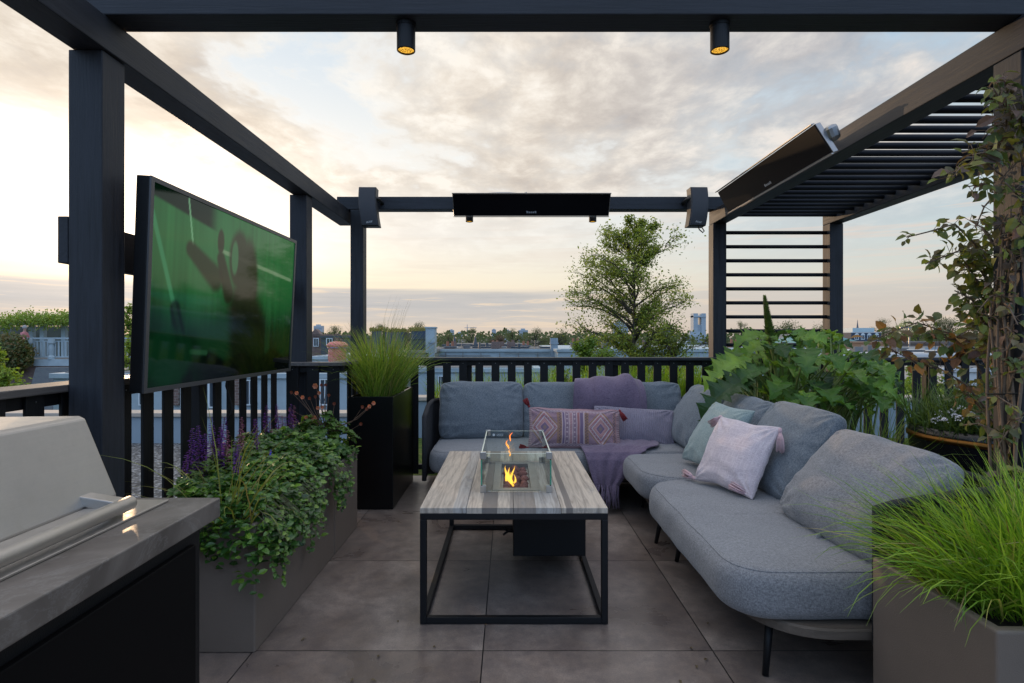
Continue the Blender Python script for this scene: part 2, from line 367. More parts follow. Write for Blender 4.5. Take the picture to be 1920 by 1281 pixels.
# ------------------------------------------------------------------ television
def build_tv():
    t = thing('television', 'large outdoor television with green picture, tilted down between the left posts', 'television', (-1.40, 2.88, 1.0))
    s = 3.6
    BL = Vector((-1.3975, 2.155, 1.0135)); TL = Vector((-1.344, 2.118, 1.8353)); BR = Vector((-1.3955, 3.60, 1.0190)); TR = Vector((-1.342, 3.561, 1.841))
    ex = (BR - BL); ey = (TL - BL); nn = ex.cross(ey).normalized(); nn = nn if nn.x > 0 else -nn
    bk = -nn * .052
    MB().hexa([BL + bk, BR + bk, BR - nn * .002, BL - nn * .002, TL + bk, TR + bk, TR - nn * .002, TL - nn * .002]).build('casing', BLK, t, bevel=.004)
    eu, ev = .014, .022
    m = MB()
    def q(u, v, w=0): return BL + ex * u + ey * v + nn * w
    for (u0, u1, v0, v1) in ((0, 1, 0, ev), (0, 1, 1 - ev, 1), (0, eu, ev, 1 - ev), (1 - eu, 1, ev, 1 - ev)):
        m.hexa([q(u0, v0, -.0015), q(u1, v0, -.0015), q(u1, v0, .006), q(u0, v0, .006), q(u0, v1, -.0015), q(u1, v1, -.0015), q(u1, v1, .006), q(u0, v1, .006)])
    m.build('bezel', m_plain('bezel metal', (.12, .12, .125), .4, .6, .1, 8), t)
    nu, nv = 260, 150; m = MB(); m.c = []
    def sm(x, a, b): x = max(0, min(1, (x - a) / (b - a))); return x * x * (3 - 2 * x)
    def seg(u, v, a, b, w):
        A = Vector((a[0] * 1.77, a[1])); B = Vector((b[0] * 1.77, b[1])); P = Vector((u * 1.77, v)); d = B - A
        tt = max(0, min(1, (P - A).dot(d) / d.dot(d))); wd = w[0] + (w[1] - w[0]) * tt if isinstance(w, tuple) else w
        return 1 - sm((P - A - d * tt).length / wd, .6, 1.2)
    def ell(u, v, c, r): return 1 - sm(math.hypot((u - c[0]) * 1.77 / r[0], (v - c[1]) / r[1]), .76, 1.12)
    def mixc(a, b, f): return tuple(a[i] * (1 - f) + b[i] * f for i in range(3))
    for j in range(nv + 1):
        for i in range(nu + 1):
            u, v = i / nu, j / nv
            m.v.append(tuple(q(eu + (1 - 2 * eu) * u, ev + (1 - 2 * ev) * v, .001)))
            st = noise.noise(Vector((u * 60, v * 1.2, 3))) * .5 + noise.noise(Vector((u * 18, v * .8, 9))) * .5
            c = mixc((.006, .075, .03), (.05, .20, .085), sm(v, .1, .8))
            c = tuple(x * (1 + .35 * st) for x in c)
            c = mixc(c, (.07, .24, .12), .5 * ell(u, v, (.36, .55), (.3, .5)))
            c = mixc(c, (.0, .018, .008), sm(v, .93 - u * .2, .95 - u * .2) * (1 - sm(u, .28, .36)))
            c = mixc(c, (.10, .33, .2), .8 * seg(u, v, (.0, .86), (.19, .12), .018))
            c = mixc(c, (.3, .5, .36), .9 * seg(u, v, (.17, .99), (.20, .76), .008))
            c = mixc(c, (.045, .035, .022), .85 * seg(u, v, (.19, .73), (.34, .60), (.05, .085)))
            c = mixc(c, (.006, .012, .008), .8 * seg(u, v, (.12, .4), (.2, .0), (.05, .06)))
            c = mixc(c, (.35, .42, .32), .8 * seg(u, v, (.36, .77), (.97, .70), .014))
            body = max(ell(u, v, (.50, .74), (.14, .20)), ell(u, v, (.565, .60), (.16, .32)), seg(u, v, (.55, .45), (.66, .02), (.22, .36)), seg(u, v, (.37, .72), (.43, .52), (.05, .07)), ell(u, v, (.365, .82), (.04, .08)))
            c = mixc(c, (.050, .040, .026), .92 * body)
            c = mixc(c, (.006, .03, .014), .8 * body * (1 - sm(v, .25, .5)))
            c = mixc(c, (.10, .26, .15), .8 * ell(u, v, (.465, .75), (.045, .11)))
            c = mixc(c, (.05, .19, .09), .6 * ell(u, v, (.76, .3), (.05, .28)))
            c = mixc(c, (.0, .006, .003), sm(.16 - v + .03 * math.sin(u * 25), 0, .05) * sm(u, .12, .35))
            c = mixc(c, (.12, .34, .2), .75 * seg(u, v, (.21, .17), (.30, .16), .016))
            c = mixc(c, (.015, .16, .07), .6 * ell(u, v, (.10, .15), (.22, .16)))
            dk = .35 + .65 * sm(v + .06 * math.sin(u * 9) + .05 * st, .30, .56); m.c.append(tuple((x * dk) ** 1.18 * g_ for x, g_ in zip(c, (.95, 1.25, .95))))  # lower half darkened in the picture to stand for mirrored dark trees
    for j in range(nv):
        for i in range(nu):
            a = j * (nu + 1) + i; m.f.append((a, a + 1, a + nu + 2, a + nu + 1))
    n = NT('lit screen'); a = n.n('Attribute', attribute_name='Col')
    n.bsdf((.003, .004, .003), .05, 0, None, .28, Emission_Color=a.outputs[0], Emission_Strength=.52)
    m.build('screen', n.m, t)
    a = boxo('television_mount', W_Y, (-1.597, -1.5605, 2.0, 4.2, 1.491, 1.657), None, .003)
    tag(a, 'horizontal dark timber board carrying the television across the left posts', 'mounting board')
    c = MB().tube([(-1.44, 2.9, 1.05), (-1.455, 2.91, .98), (-1.43, 2.93, .86), (-1.452, 2.90, .78)], .005, 6).build('power_cable', BLK, None, smooth=True)
    tag(c, 'thin black power cable hanging below the television', 'cable')
build_tv()

# ------------------------------------------------------------------ heaters, speakers, downlights
def text_mesh(s, size, mat, name, parent, M, extrude=0.0005, shear=0):
    cu = bpy.data.curves.new(name, 'FONT'); cu.body = s; cu.size = size; cu.extrude = extrude; cu.align_x = 'CENTER'; cu.shear = shear
    o = bpy.data.objects.new('tmp', cu); COL.objects.link(o)
    dg = bpy.context.evaluated_depsgraph_get(); me = bpy.data.meshes.new_from_object(o.evaluated_get(dg))
    bpy.data.objects.remove(o)
    me.transform(M); me.materials.clear(); me.materials.append(mat)
    q = bpy.data.objects.new(name, me); COL.objects.link(q)
    if parent:
        off = Vector(); p = parent
        while p is not None: off = off + p.location; p = p.parent
        me.transform(Matrix.Translation(-off)); q.parent = parent
    return q

def heater(label, A, B, C, D, thick, mount):
    """A,B upper edge ends, C,D lower edge ends (same order)"""
    A, B, C, D = map(Vector, (A, B, C, D)); ctr = (A + B + C + D) / 4
    t = thing('patio_heater', label, 'heater', ctr)
    ex = (B - A); ez = (C - A); nn = ex.cross(ez).normalized()
    if nn.dot(Vector((0, 3, 1.2)) - ctr) < 0 and abs(nn.x) > .5: nn = -nn
    if nn.y > 0 and abs(nn.x) < .5: nn = -nn
    bk = -nn * thick
    MB().hexa([C + bk, D + bk, D - nn * .002, C - nn * .002, A + bk, B + bk, B - nn * .002, A - nn * .002]).build('housing', STEELD, t, bevel=.003)
    e = ex.normalized() * .006; g = ez.normalized() * .006
    MB().hexa([C + e - g - nn * .001, D - e - g - nn * .001, D - e - g + nn * .004, C + e - g + nn * .004, A + e + g - nn * .001, B - e + g - nn * .001, B - e + g + nn * .004, A + e + g + nn * .004]).build('glass_front', HGLS, t)
    # slim metal lips
    MB().hexa([A - g * .2, B - g * .2, B - g * .2 + nn * .02, A - g * .2 + nn * .02, A - g, B - g, B - g + nn * .02, A - g + nn * .02]).build('upper_lip', STEELD, t)
    MB().hexa([C + g * .2, D + g * .2, D + g * .2 + nn * .012, C + g * .2 + nn * .012, C + g, D + g, D + g + nn * .012, C + g + nn * .012]).build('lower_lip', STEELD, t)
    mid = (A + B) / 2 + bk; low = (C + D) / 2 + bk
    for f in (-.28, .28):
        p = (mid + low) / 2 + ex * f
        MB().tube([p, p + Vector(mount)], .014, 8).build('bracket', STEELD, t)
    gm = m_plain('grey print', (.25, .25, .26), .5)
    xa = ex.normalized(); ya = -ez.normalized()
    if xa.cross(ya).dot(nn) < 0: xa = -xa
    Mx = Matrix((xa, ya, nn)).transposed().to_4x4(); Mx.translation = (C + D) / 2 * .86 + (A + B) / 2 * .14 + nn * .0045
    lg = MB(); o_ = Mx.translation; W_ = .085
    for (u0, u1, v0, v1) in ((-.5, -.32, 0, .018), (-.27, -.09, 0, .013), (-.04, .10, 0, .013), (.15, .30, 0, .013), (.35, .5, 0, .018)):
        c = [o_ + xa * (W_ * u) + ya * v for u, v in ((u0, v0), (u1, v0), (u1, v1), (u0, v1))]; lg.hexa(c + [q + nn * .0004 for q in c])
    lg.build('logo', gm, t)
    return t
zu, zl = 2.466, 2.288
h1 = heater('long black glass patio heater on the far cross beam', (-.485, 4.83, zu), (.874, 4.83, zu), (-.478, 4.905, zl), (.868, 4.905, zl), .03, (0, .08, .02))
MB().tube([(-.2, 4.93, 2.485), (-.1, 4.95, 2.497), (0, 4.96, 2.50), (.12, 4.96, 2.49), (.16, 4.95, 2.50)], .012, 8).build('hinge', STEELD, h1, smooth=True)
h2 = heater('long black glass patio heater tilted under the right side beam', (1.585, 2.929, 2.337), (1.585, 4.289, 2.337), (1.642, 2.86, 2.166), (1.642, 4.22, 2.166), .03, (.14, 0, .06))
MB().hexa([(1.645, 2.87, 2.225), (1.70, 2.87, 2.25), (1.70, 2.97, 2.25), (1.645, 2.97, 2.225), (1.615, 2.87, 2.305), (1.67, 2.87, 2.33), (1.67, 2.97, 2.33), (1.615, 2.97, 2.305)]).build('end_cap', STEELD, h2, bevel=.02)

def speaker(label, x, ang, flip, cable):
    y = 4.86; zt, zb_ = 2.53, 2.185
    t = thing('loudspeaker', label, 'speaker', (x, y, (zt + zb_) / 2))
    ca, sa = math.cos(ang), math.sin(ang)
    fr = Vector((sa, -ca, 0)); sd = Vector((ca, sa, 0))       # front and side directions
    def prof(k): return -.035 * (k * 1.35 - .35) ** 2 + .09 * 0      # front line offset over height (k 0 top 1 bottom)
    m = MB(); g = MB(); N = 14; wd = .075; dp = .115
    def P(k, s, d): 
        z = zt + (zb_ - zt) * k
        back = .055 * (2 * k - .55) ** 2 * 1.0
        return Vector((x - flip * .034 * k * k, y, z)) + sd * s + fr * (d - .06 + .05 * k + (.03 - .07 * (k - .5) ** 2))
    def shell(mb, s0, s1, d0, d1, k0, k1):
        b = len(mb.v)
        for i in range(N + 1):
            k = k0 + (k1 - k0) * i / N
            for (s_, d_) in ((s0, d0), (s1, d0), (s1, d1), (s0, d1)): mb.v.append(tuple(P(k, s_, d_)))
        for i in range(N):
            for j in range(4):
                a = b + 4 * i + j; c = b + 4 * i + (j + 1) % 4; mb.f.append((a, a + 4, c + 4, c))
        mb.f.append((b, b + 1, b + 2, b + 3)); e = b + 4 * N; mb.f.append((e + 3, e + 2, e + 1, e))
    shell(m, -wd, wd, -dp * .5, dp * .42, 0, 1); m.build('cabinet', DARKP, t, bevel=.005)
    shell(g, -wd + .006, wd - .006, dp * .423, dp * .5, .012, .988); g.build('grille', m_plain('speaker grille', (.022, .026, .034), .6, 0, .25, 500, .6, 900), t, bevel=.006)
    k = .93; o = P(k, 0, dp * .5 + .002); up = (P(.9, 0, dp * .5) - P(.97, 0, dp * .5)).normalized(); nn = sd.cross(up).normalized()
    if nn.dot(fr) < 0: nn = -nn
    xa = up.cross(nn).normalized()
    Mx = Matrix((xa, up, nn)).transposed().to_4x4(); Mx.translation = o
    text_mesh('BOSE', .022, m_plain('silver print', (.6, .6, .6), .4, .5), 'logo', t, Mx, .0006, .35)
    bx = x - flip * .085
    MB().tube([(bx + flip * .03, y - .02, 2.43), (bx - flip * .004, y + .03, 2.43), (bx - flip * .012, 5.0, 2.42)], .016, 8).build('wall_bracket', BLK, t, smooth=True)
    if cable:
        MB().tube([(x - .01, y, zb_ + .01), (x + .0, y - .01, zb_ - .025), (x + .03, y - .01, zb_ - .05), (x + .045, y, zb_ - .035), (x + .03, y + .03, zb_ + .01)], .005, 6).build('cable_loop', BLK, t, smooth=True)
speaker('curved black loudspeaker at the left end of the far beam', -1.215, .02, -1, False)
speaker('curved black loudspeaker at the right end of the far beam with a cable loop', 1.635, .03, 1, True)

def m_lamp():
    n = NT('honeycomb amber lens'); vo = n.n('TexVoronoi', feature='DISTANCE_TO_EDGE', i_Scale=150.0); n.set(vo.inputs[0], n.coord())
    e = n.ramp(vo.outputs[0], [(.04, .02), (.12, 1.0)])
    n.bsdf((.05, .03, .01), .4, 0, None, .5, Emission_Color=n.mix(e, (.12, .05, .0), (1.0, .52, .06)), Emission_Strength=1.25); return n.m
LAMP = m_lamp()
def downlight(label, x, y):
    t = thing('downlight', label, 'downlight', (x, y, ZT), 'round downlights under the cross beams')
    MB().lathe(x, y, [(0, ZT), (.036, ZT), (.036, ZT - .012), (.0335, ZT - .012), (.0335, ZT - .097), (.030, ZT - .099), (.030, ZT - .085), (0, ZT - .085)], 28).build('housing', BLK, t, smooth=False)
    MB().lathe(x, y, [(.0299, ZT - .0915), (.0001, ZT - .0915)], 28).build('lens', LAMP, t)
downlight('lit black downlight under the near beam, left', -.374, 2.058); downlight('lit black downlight under the near beam, right', .768, 2.058)
downlight('lit black downlight under the far beam, left of the tree', -.352, 5.055); downlight('lit black downlight under the far beam, beside the tree top', .750, 5.055)

# ------------------------------------------------------------------ fire table
def m_planks():
    n = NT('weathered teak planks'); tc = n.n('TexCoord'); sx = n.n('SeparateXYZ'); n.t.links.new(tc.outputs['Object'], sx.inputs[0])
    v = n.coord((1, .07, .4)); wv = n.coord((1, .16, .4))
    g = n.noise(v, 34, 6, .68, 1.6); f = n.noise(n.coord((1, .03, 1)), 300, 2)
    wn = n.n('TexWhiteNoise'); wn.noise_dimensions = '1D'
    idx = n.math('FLOOR', n.math('MULTIPLY', n.math('ADD', sx.outputs[0], n.math('MULTIPLY', n.noise(n.coord((0, .5, 0)), 2, 1), .02)), 15.5)); n.set(wn.inputs['W'], idx)
    rings = n.n('TexWave', wave_type='BANDS', bands_direction='X', i_Scale=7.0, i_Distortion=9.0, i_Detail=3.0); rings.inputs['Detail Scale'].default_value = .8; n.set(rings.inputs[0], wv)
    LA, LB, DK, MD = (.60, .51, .41), (.50, .47, .43), (.20, .175, .155), (.32, .275, .235)
    xs = n.math('DIVIDE', n.math('ADD', sx.outputs[0], n.math('ADD', .402, n.math('MULTIPLY', n.math('SUBTRACT', n.noise(n.coord((0, 1, 0)), 3, 2), .5), .012))), .8045)
    c = n.ramp(xs, [(0, LA), (.175, LB), (.25, LA), (.325, DK), (.408, LA), (.476, MD), (.4985, MD), (.617, LB), (.75, LA), (.775, DK), (.812, LA)], 'CONSTANT')
    c = n.mix(n.math('MULTIPLY', n.ramp(g, [(.35, 1.0), (.58, 0)]), .65), c, (.20, .165, .135))
    c = n.mix(n.math('MULTIPLY', n.ramp(rings.outputs[0], [(.0, 1.0), (.25, 0)]), .3), c, (.16, .13, .11))
    c = n.mix(n.math('MULTIPLY', f, .25), c, (.25, .22, .2))
    st = n.ramp(n.noise(n.coord((1, .35, 1)), 7, 5, .7), [(.58, 0.0), (.68, .55)])
    c = n.mix(st, c, (.18, .19, .21))
    n.bsdf(c, .62, 0, n.bump(n.math('ADD', g, f), .35, .002), .35); return n.m
def build_table():
    t = thing('fire_table', 'coffee table with weathered plank top, black box frame and gas fire tray', 'table', (.022, 3.03, 0))
    x0, x1, y0, y1, zt = -.380, .4245, 2.4157, 3.6436, .500
    fx0, fx1, fy0, fy1 = -.052, .122, 2.72, 3.28
    pm = m_planks(); gaps = [x0, -.182, .0205, .2235, x1]
    for i in range(4):
        a, b = gaps[i] + (.001 if i else 0), gaps[i + 1] - .001
        if b < fx0 or a > fx1: MB().box(a, b, y0, y1, zt - .024, zt).build('plank', pm, t, bevel=.002)
        else:
            m = MB(); m.box(a, b, y0, fy0 - .003, zt - .024, zt); m.box(a, b, fy1 + .003, y1, zt - .024, zt)
            if a < fx0: m.box(a, fx0 - .002, fy0 - .003, fy1 + .003, zt - .024, zt)
            if b > fx1: m.box(fx1 + .002, b, fy0 - .003, fy1 + .003, zt - .024, zt)
            m.build('plank', pm, t)
    z2 = zt - .0245; w = .0275
    for (x, y) in ((x0, y0), (x1 - w, y0), (x0, y1 - w), (x1 - w, y1 - w)):
        boxo('leg', BLK, (x, x + w, y, y + w, .003, z2 - w), t, .002)
    m = MB(); zb = z2 - w + .0005
    m.box(x0, x1, y0, y0 + w, zb, z2); m.box(x0, x1, y1 - w, y1, zb, z2); m.box(x0, x0 + w, y0 + w, y1 - w, zb, z2); m.box(x1 - w, x1, y0 + w, y1 - w, zb, z2)
    m.build('upper_frame', BLK, t, bevel=.002)
    m = MB(); m.box(x0 + w, x1 - w, y0 + .001, y0 + w, .003, .003 + w); m.box(x0 + w, x1 - w, y1 - w, y1 - .001, .003, .003 + w); m.box(x0 + .001, x0 + w, y0 + w, y1 - w, .003, .003 + w); m.box(x1 - w, x1 - .001, y0 + w, y1 - w, .003, .003 + w)
    m.build('lower_frame', BLK, t, bevel=.002)
    boxo('gas_box', BLK, (.022, .392, 2.88, 3.45, .115, zb - .004), t, .004)
    boxo('control_panel', BLK, (-.04, .392, 2.80, 2.879, zb - .028, zb - .002), t, .003)
    MB().tube([(.022, 3.0, .2), (-.005, 2.99, .205), (-.03, 2.98, .19)], .006, 6).tube([(-.005, 2.99, .205), (-.03, 3.0, .22)], .005, 6).build('gas_tap', BLK, t)
    tr = m_plain('tray metal', (.26, .245, .23), .42, .5, .15, 12)
    m = MB(); z = zt + .003; a0, a1, b0, b1 = -.0785, .149, 2.69, 3.31
    i0, i1, j0, j1 = -.040, .108, 2.735, 3.262
    m.box(a0, a1, b0, j0, zt + .0005, z); m.box(a0, a1, j1, b1, zt + .0005, z); m.box(a0, i0, j0, j1, zt + .0005, z); m.box(i1, a1, j0, j1, zt + .0005, z)
    m.box(i0, i1, j0, j1, .425, .43); m.box(i0 - .002, i0, j0, j1, .43, zt); m.box(i1, i1 + .002, j0, j1, .43, zt); m.box(i0, i1, j0 - .002, j0, .43, zt); m.box(i0, i1, j1, j1 + .002, .43, zt)
    m.box(i0, i0 + .012, j0 + .001, j1 - .001, zt - .022, zt - .018); m.box(i1 - .012, i1, j0 + .001, j1 - .001, zt - .022, zt - .018)
    m.build('fire_tray', tr, t, bevel=.0008)
    return t
build_table()

def build_lava():
    lm = m_plain('red lava rock', (.19, .075, .068), .95, 0, .5, 60, 1.0, 150)
    rr = random.Random(3)
    pts = []
    for row in range(12):
        for c in range(3):
            pts.append((-.010 + c * .044 + rr.uniform(-.008, .008), 2.765 + row * .042 + rr.uniform(-.01, .01), .462 + rr.uniform(-.006, .016)))
    for i, (x, y, z) in enumerate(pts):
        m = MB(); r = rr.uniform(.018, .026); n1, n2 = 12, 8; sd = rr.random() * 99
        vs = []
        for a in range(n2 + 1):
            for b in range(n1):
                th = PI * a / n2; ph = 2 * PI * b / n1
                d = Vector((math.sin(th) * math.cos(ph), math.sin(th) * math.sin(ph), math.cos(th)))
                k = r * (1 + .28 * noise.noise(d * 1.6 + Vector((sd, 0, 0))) + .16 * noise.noise(d * 5 + Vector((sd, 5, 0))))
                vs.append(Vector((x, y, z)) + d * k)
        fs = [(a * n1 + b, a * n1 + (b + 1) % n1, (a + 1) * n1 + (b + 1) % n1, (a + 1) * n1 + b) for a in range(n2) for b in range(n1)]
        m.add(vs, [f[::-1] for f in fs])
        o = m.build('lava_rock', lm, None, smooth=True)
        tag(o, 'dark red lava rock lying in the fire tray of the coffee table', 'rock', 'lava rocks in the fire tray')
build_lava()

def build_flame():
    n = NT('flame'); tc = n.coord(); sx = n.n('SeparateXYZ'); n.set(sx.inputs[0], tc)
    hgt = n.ramp(n.math('MULTIPLY', n.math('SUBTRACT', sx.outputs[2], .0), 3.4), [(.0, (1.0, .22, .02)), (.18, (1, .55, .06)), (.5, (1, .42, .05)), (.9, (1, .20, .04))])
    lw = n.n('LayerWeight', i_Blend=.35)
    em = n.n('Emission'); n.set(em.inputs[0], hgt); em.inputs[1].default_value = 2.3
    tr = n.n('BsdfTransparent'); mx = n.n('MixShader')
    f = n.math('MULTIPLY', n.math('SUBTRACT', 1, lw.outputs[1]), n.ramp(n.noise(n.coord((1, 1, .3)), 40, 2), [(.35, .5), (.6, 1)]))
    n.set(mx.inputs[0], n.math('MULTIPLY', f, .82))
    n.t.links.new(tr.outputs[0], mx.inputs[1]); n.t.links.new(em.outputs[0], mx.inputs[2]); n.surf(mx.outputs[0])
    m = MB()
    def tongue(x, y, z, h, r, lean, ph):
        pts = []; rs = []
        for i in range(13):
            s = i / 12
            h_ = h * .86; pts.append((x + lean * s + .010 * math.sin(ph + s * 5) * s, y + .012 * math.sin(ph * 2 + s * 4) * s, z + h_ * s))
            rs.append(r * .85 * (math.sin(PI * min(1, s * .92 + .12)) ** .8) * (1 - .5 * s) + .0003)
        b = len(m.v); m.tube(pts, rs, 10)
    for a in ((.030, 2.84, .448, .08, .010, -.014, .4), (.022, 2.88, .45, .11, .013, -.012, 1.2), (.012, 2.92, .45, .125, .014, -.016, 2.2), (.000, 2.96, .455, .125, .011, -.014, .9),
              (.012, 2.95, .455, .125, .009, .010, 3.2), (-.004, 2.93, .46, .115, .008, -.022, 4.0), (.026, 2.90, .45, .09, .009, .004, 5.0), (.0, 2.98, .645, .05, .006, -.012, 2.0), (.004, 3.0, .60, .045, .005, .006, 1.0), (.008, 3.0, .68, .055, .0045, .004, 2.6)):
        tongue(*a)
    m.v = [(v[0] - .01, v[1] - 2.9, v[2] - .45) for v in m.v]
    o = m.build('fire_flame', n.m, None, smooth=True); o.location = (.01, 2.9, .45)
    tag(o, 'orange gas flame burning in the fire table tray', 'flame')
build_flame()

def build_glass():
    t = thing('glass_fire_screen', 'four sided clear glass wind screen with steel corner clips on the table', 'glass screen', (.034, 2.99, .5))
    x0, x1, y0, y1, z0, z1 = -.131, .200, 2.657, 3.316, .506, .684; g = .006
    n = NT('clear glass pane'); fr = n.n('Fresnel', i_IOR=1.42); gl = n.n('BsdfGlossy'); gl.inputs['Roughness'].default_value = .01; tp = n.n('BsdfTransparent'); tp.inputs[0].default_value = (.95, .985, .965, 1)
    mx = n.n('MixShader'); n.set(mx.inputs[0], fr.outputs[0]); n.t.links.new(tp.outputs[0], mx.inputs[1]); n.t.links.new(gl.outputs[0], mx.inputs[2]); n.surf(mx.outputs[0])
    ne = NT('green glass edge'); ne.bsdf((.10, .45, .30), .08, 0, None, .5, Transmission_Weight=.35, Emission_Color=(.5, .62, .45), Emission_Strength=.0)
    for (a, bb, c, d) in ((x0 + .004, x1 - .004, y0, y0 + g), (x0 + .004, x1 - .004, y1 - g, y1), (x0, x0 + g, y0 + g + .002, y1 - g - .002), (x1 - g, x1, y0 + g + .002, y1 - g - .002)):
        p = MB().box(a, bb, c, d, z0, z1 - .0012).build('glass_pane', n.m, t)
        MB().box(a, bb, c, d, z1 - .001, z1).build('polished_edge', m_plain('polished glass edge', (.62, .70, .60), .15, 0, .05, 10), p)
    for (x, y) in ((x0, y0), (x1, y0)):
        MB().box(x - .0006 if x < 0 else x - g, x + g if x < 0 else x + .0006, y - .0006, y, z0 + .03, z1 - .03).build('green_edge', ne.m, t)
    ss = m_plain('satin steel clip', (.55, .54, .52), .3, 1, .06, 20)
    for x in (x0, x1):
        for y in (y0, y1):
            for z in (z0 - .005, z1 - .026):
                sx = 1 if x == x0 else -1; sy = 1 if y == y0 else -1
                m = MB(); xs = sorted((x - sx * .004, x + sx * .024)); ys = sorted((y - sy * .003, y - sy * .001))
                m.box(xs[0], xs[1], ys[0], ys[1], z, z + .031)
                xs = sorted((x - sx * .003, x - sx * .001)); ys = sorted((y - sy * .001, y + sy * .024)); m.box(xs[0], xs[1], ys[0], ys[1], z, z + .031)
                xs = sorted((x + sx * .008, x + sx * .024)); ys = sorted((y + sy * .008, y + sy * .024)); m.box(xs[0], xs[1], ys[0], ys[1], z, z + .031)
                m.build('corner_clip', ss, t, bevel=.001)
    pm = m_plain('etched print', (.6, .65, .66), .6)
    Mx = Matrix(((-1, 0, 0, 0), (0, 0, 1, 0), (0, 1, 0, 0), (0, 0, 0, 1))); Mx.translation = (-.052, y1 - g - .001, .655)
    text_mesh('COSI', .017, pm, 'logo', t, Mx, .0002)
    MB().add([(-.088 + .0075 * math.cos(a * PI / 8), y1 - g - .001, .661 + .0075 * math.sin(a * PI / 8)) for a in range(16)], [tuple(range(16))]).build('logo_badge', pm, t)
build_glass()

# ------------------------------------------------------------------ cushions
def pillow_mesh(w, h, t, seed, n=44, k=.05, wr=1.0, bulge=.12, pw=.42, ny=None, colf=None, rib=None, rnd=.0):
    m = MB(); ny = ny or n; m.c = [] if colf else None
    S = Vector((seed * 3.1, seed * 1.7, 0))
    for side in (1, -1):
        for j in range(ny + 1):
            for i in range(n + 1):
                u = -1 + 2 * i / n; v = -1 + 2 * j / ny
                uu = math.sin(u * PI / 2) * .35 + u * .65; vv = math.sin(v * PI / 2) * .35 + v * .65
                x = w / 2 * uu * (1 - k * (1 - vv * vv)); y = h / 2 * vv * (1 - k * 1.3 * (1 - uu * uu)); cn = rnd * abs(uu * vv) ** 5; x *= 1 - cn; y *= 1 - cn * w / h
                e = max(0, (1 - uu * uu)) * max(0, (1 - vv * vv))
                z = t / 2 * e ** pw * (1 - bulge * vv)
                p = Vector((x * 6, y * 6, 0)) + S
                edge = (1 - min(1, e * 1.1))
                wn = noise.noise(Vector((x * 9, y * 4, side * 5)) + S) * .012 + noise.noise(Vector((x * 22, y * 9, side * 5)) + S) * .006 * edge * 1.5 + abs(noise.noise(Vector((x * 5 + y * 3, y * 13, side * 2)) + S)) * -.014 * (.3 + edge)
                # crease fans from the corners
                cr = 0
                for (cu, cv) in ((1, 1), (-1, 1), (1, -1), (-1, -1)):
                    du, dv = cu - uu, cv - vv; r = math.hypot(du, dv)
                    cr += math.exp(-r * 2.6) * math.sin(math.atan2(dv, du) * 13 + seed)
                z += (wn + cr * .010) * wr * min(1, e * 12)
                if rib: z += rib * math.sin(x * 2 * PI / .016) * min(1, e * 8)
                x += noise.noise(Vector((y * 11, 7, seed))) * .006 * wr; y += noise.noise(Vector((x * 9, 3, seed))) * .008 * wr
                m.v.append((x, y, side * z))
                if colf: m.c.append(colf((uu + 1) / 2, (vv + 1) / 2, side))
    N = (n + 1) * (ny + 1)
    for s in (0, 1):
        for j in range(ny):
            for i in range(n):
                a = s * N + j * (n + 1) + i; f = (a, a + 1, a + n + 2, a + n + 1)
                m.f.append(f if s == 0 else f[::-1])
    ring = [i for i in range(n + 1)] + [j * (n + 1) + n for j in range(1, ny + 1)] + [ny * (n + 1) + i for i in range(n - 1, -1, -1)] + [j * (n + 1) for j in range(ny - 1, 0, -1)]
    # close the rim: bottom copies get a tiny separation through the seam faces
    for a, b in zip(ring, ring[1:] + ring[:1]): m.f.append((b, a, a + N, b + N))
    for q in ring:
        x, y, z = m.v[q]; m.v[q] = (x, y, .0025); m.v[q + N] = (x, y, -.0025)
    return m, ring

def frame_mat(c, xdir, normal):
    """local z -> normal, local x -> xdir, y = up"""
    nz = Vector(normal).normalized(); x = Vector(xdir); x = (x - nz * x.dot(nz)).normalized(); y = nz.cross(x)
    M = Matrix((x, y, nz)).transposed().to_4x4(); M.translation = Vector(c); return M

def place(o, M, parent=None):
    if parent is not None: M = Matrix.Translation(-parent.location) @ M
    o.matrix_local = M

def rrect(x0, x1, y0, y1, r, n=10):      # r: radii at (x0y0, x1y0, x1y1, x0y1)
    pts = []
    for (cx, cy, rr, a0) in ((x0 + r[0], y0 + r[0], r[0], PI), (x1 - r[1], y0 + r[1], r[1], 1.5 * PI), (x1 - r[2], y1 - r[2], r[2], 0), (x0 + r[3], y1 - r[3], r[3], .5 * PI)):
        for i in range(n + 1):
            a = a0 + .5 * PI * i / n; pts.append((cx + rr * math.cos(a), cy + rr * math.sin(a)))
    # resample evenly
    L = [0]
    for i in range(len(pts)): L.append(L[-1] + math.dist(pts[i], pts[(i + 1) % len(pts)]))
    M = 150; out = []; k = 0
    for i in range(M):
        s = L[-1] * i / M
        while L[k + 1] < s: k += 1
        f = (s - L[k]) / max(1e-9, L[k + 1] - L[k]); a = pts[k]; b = pts[(k + 1) % len(pts)]
        out.append((a[0] + (b[0] - a[0]) * f, a[1] + (b[1] - a[1]) * f))
    return out

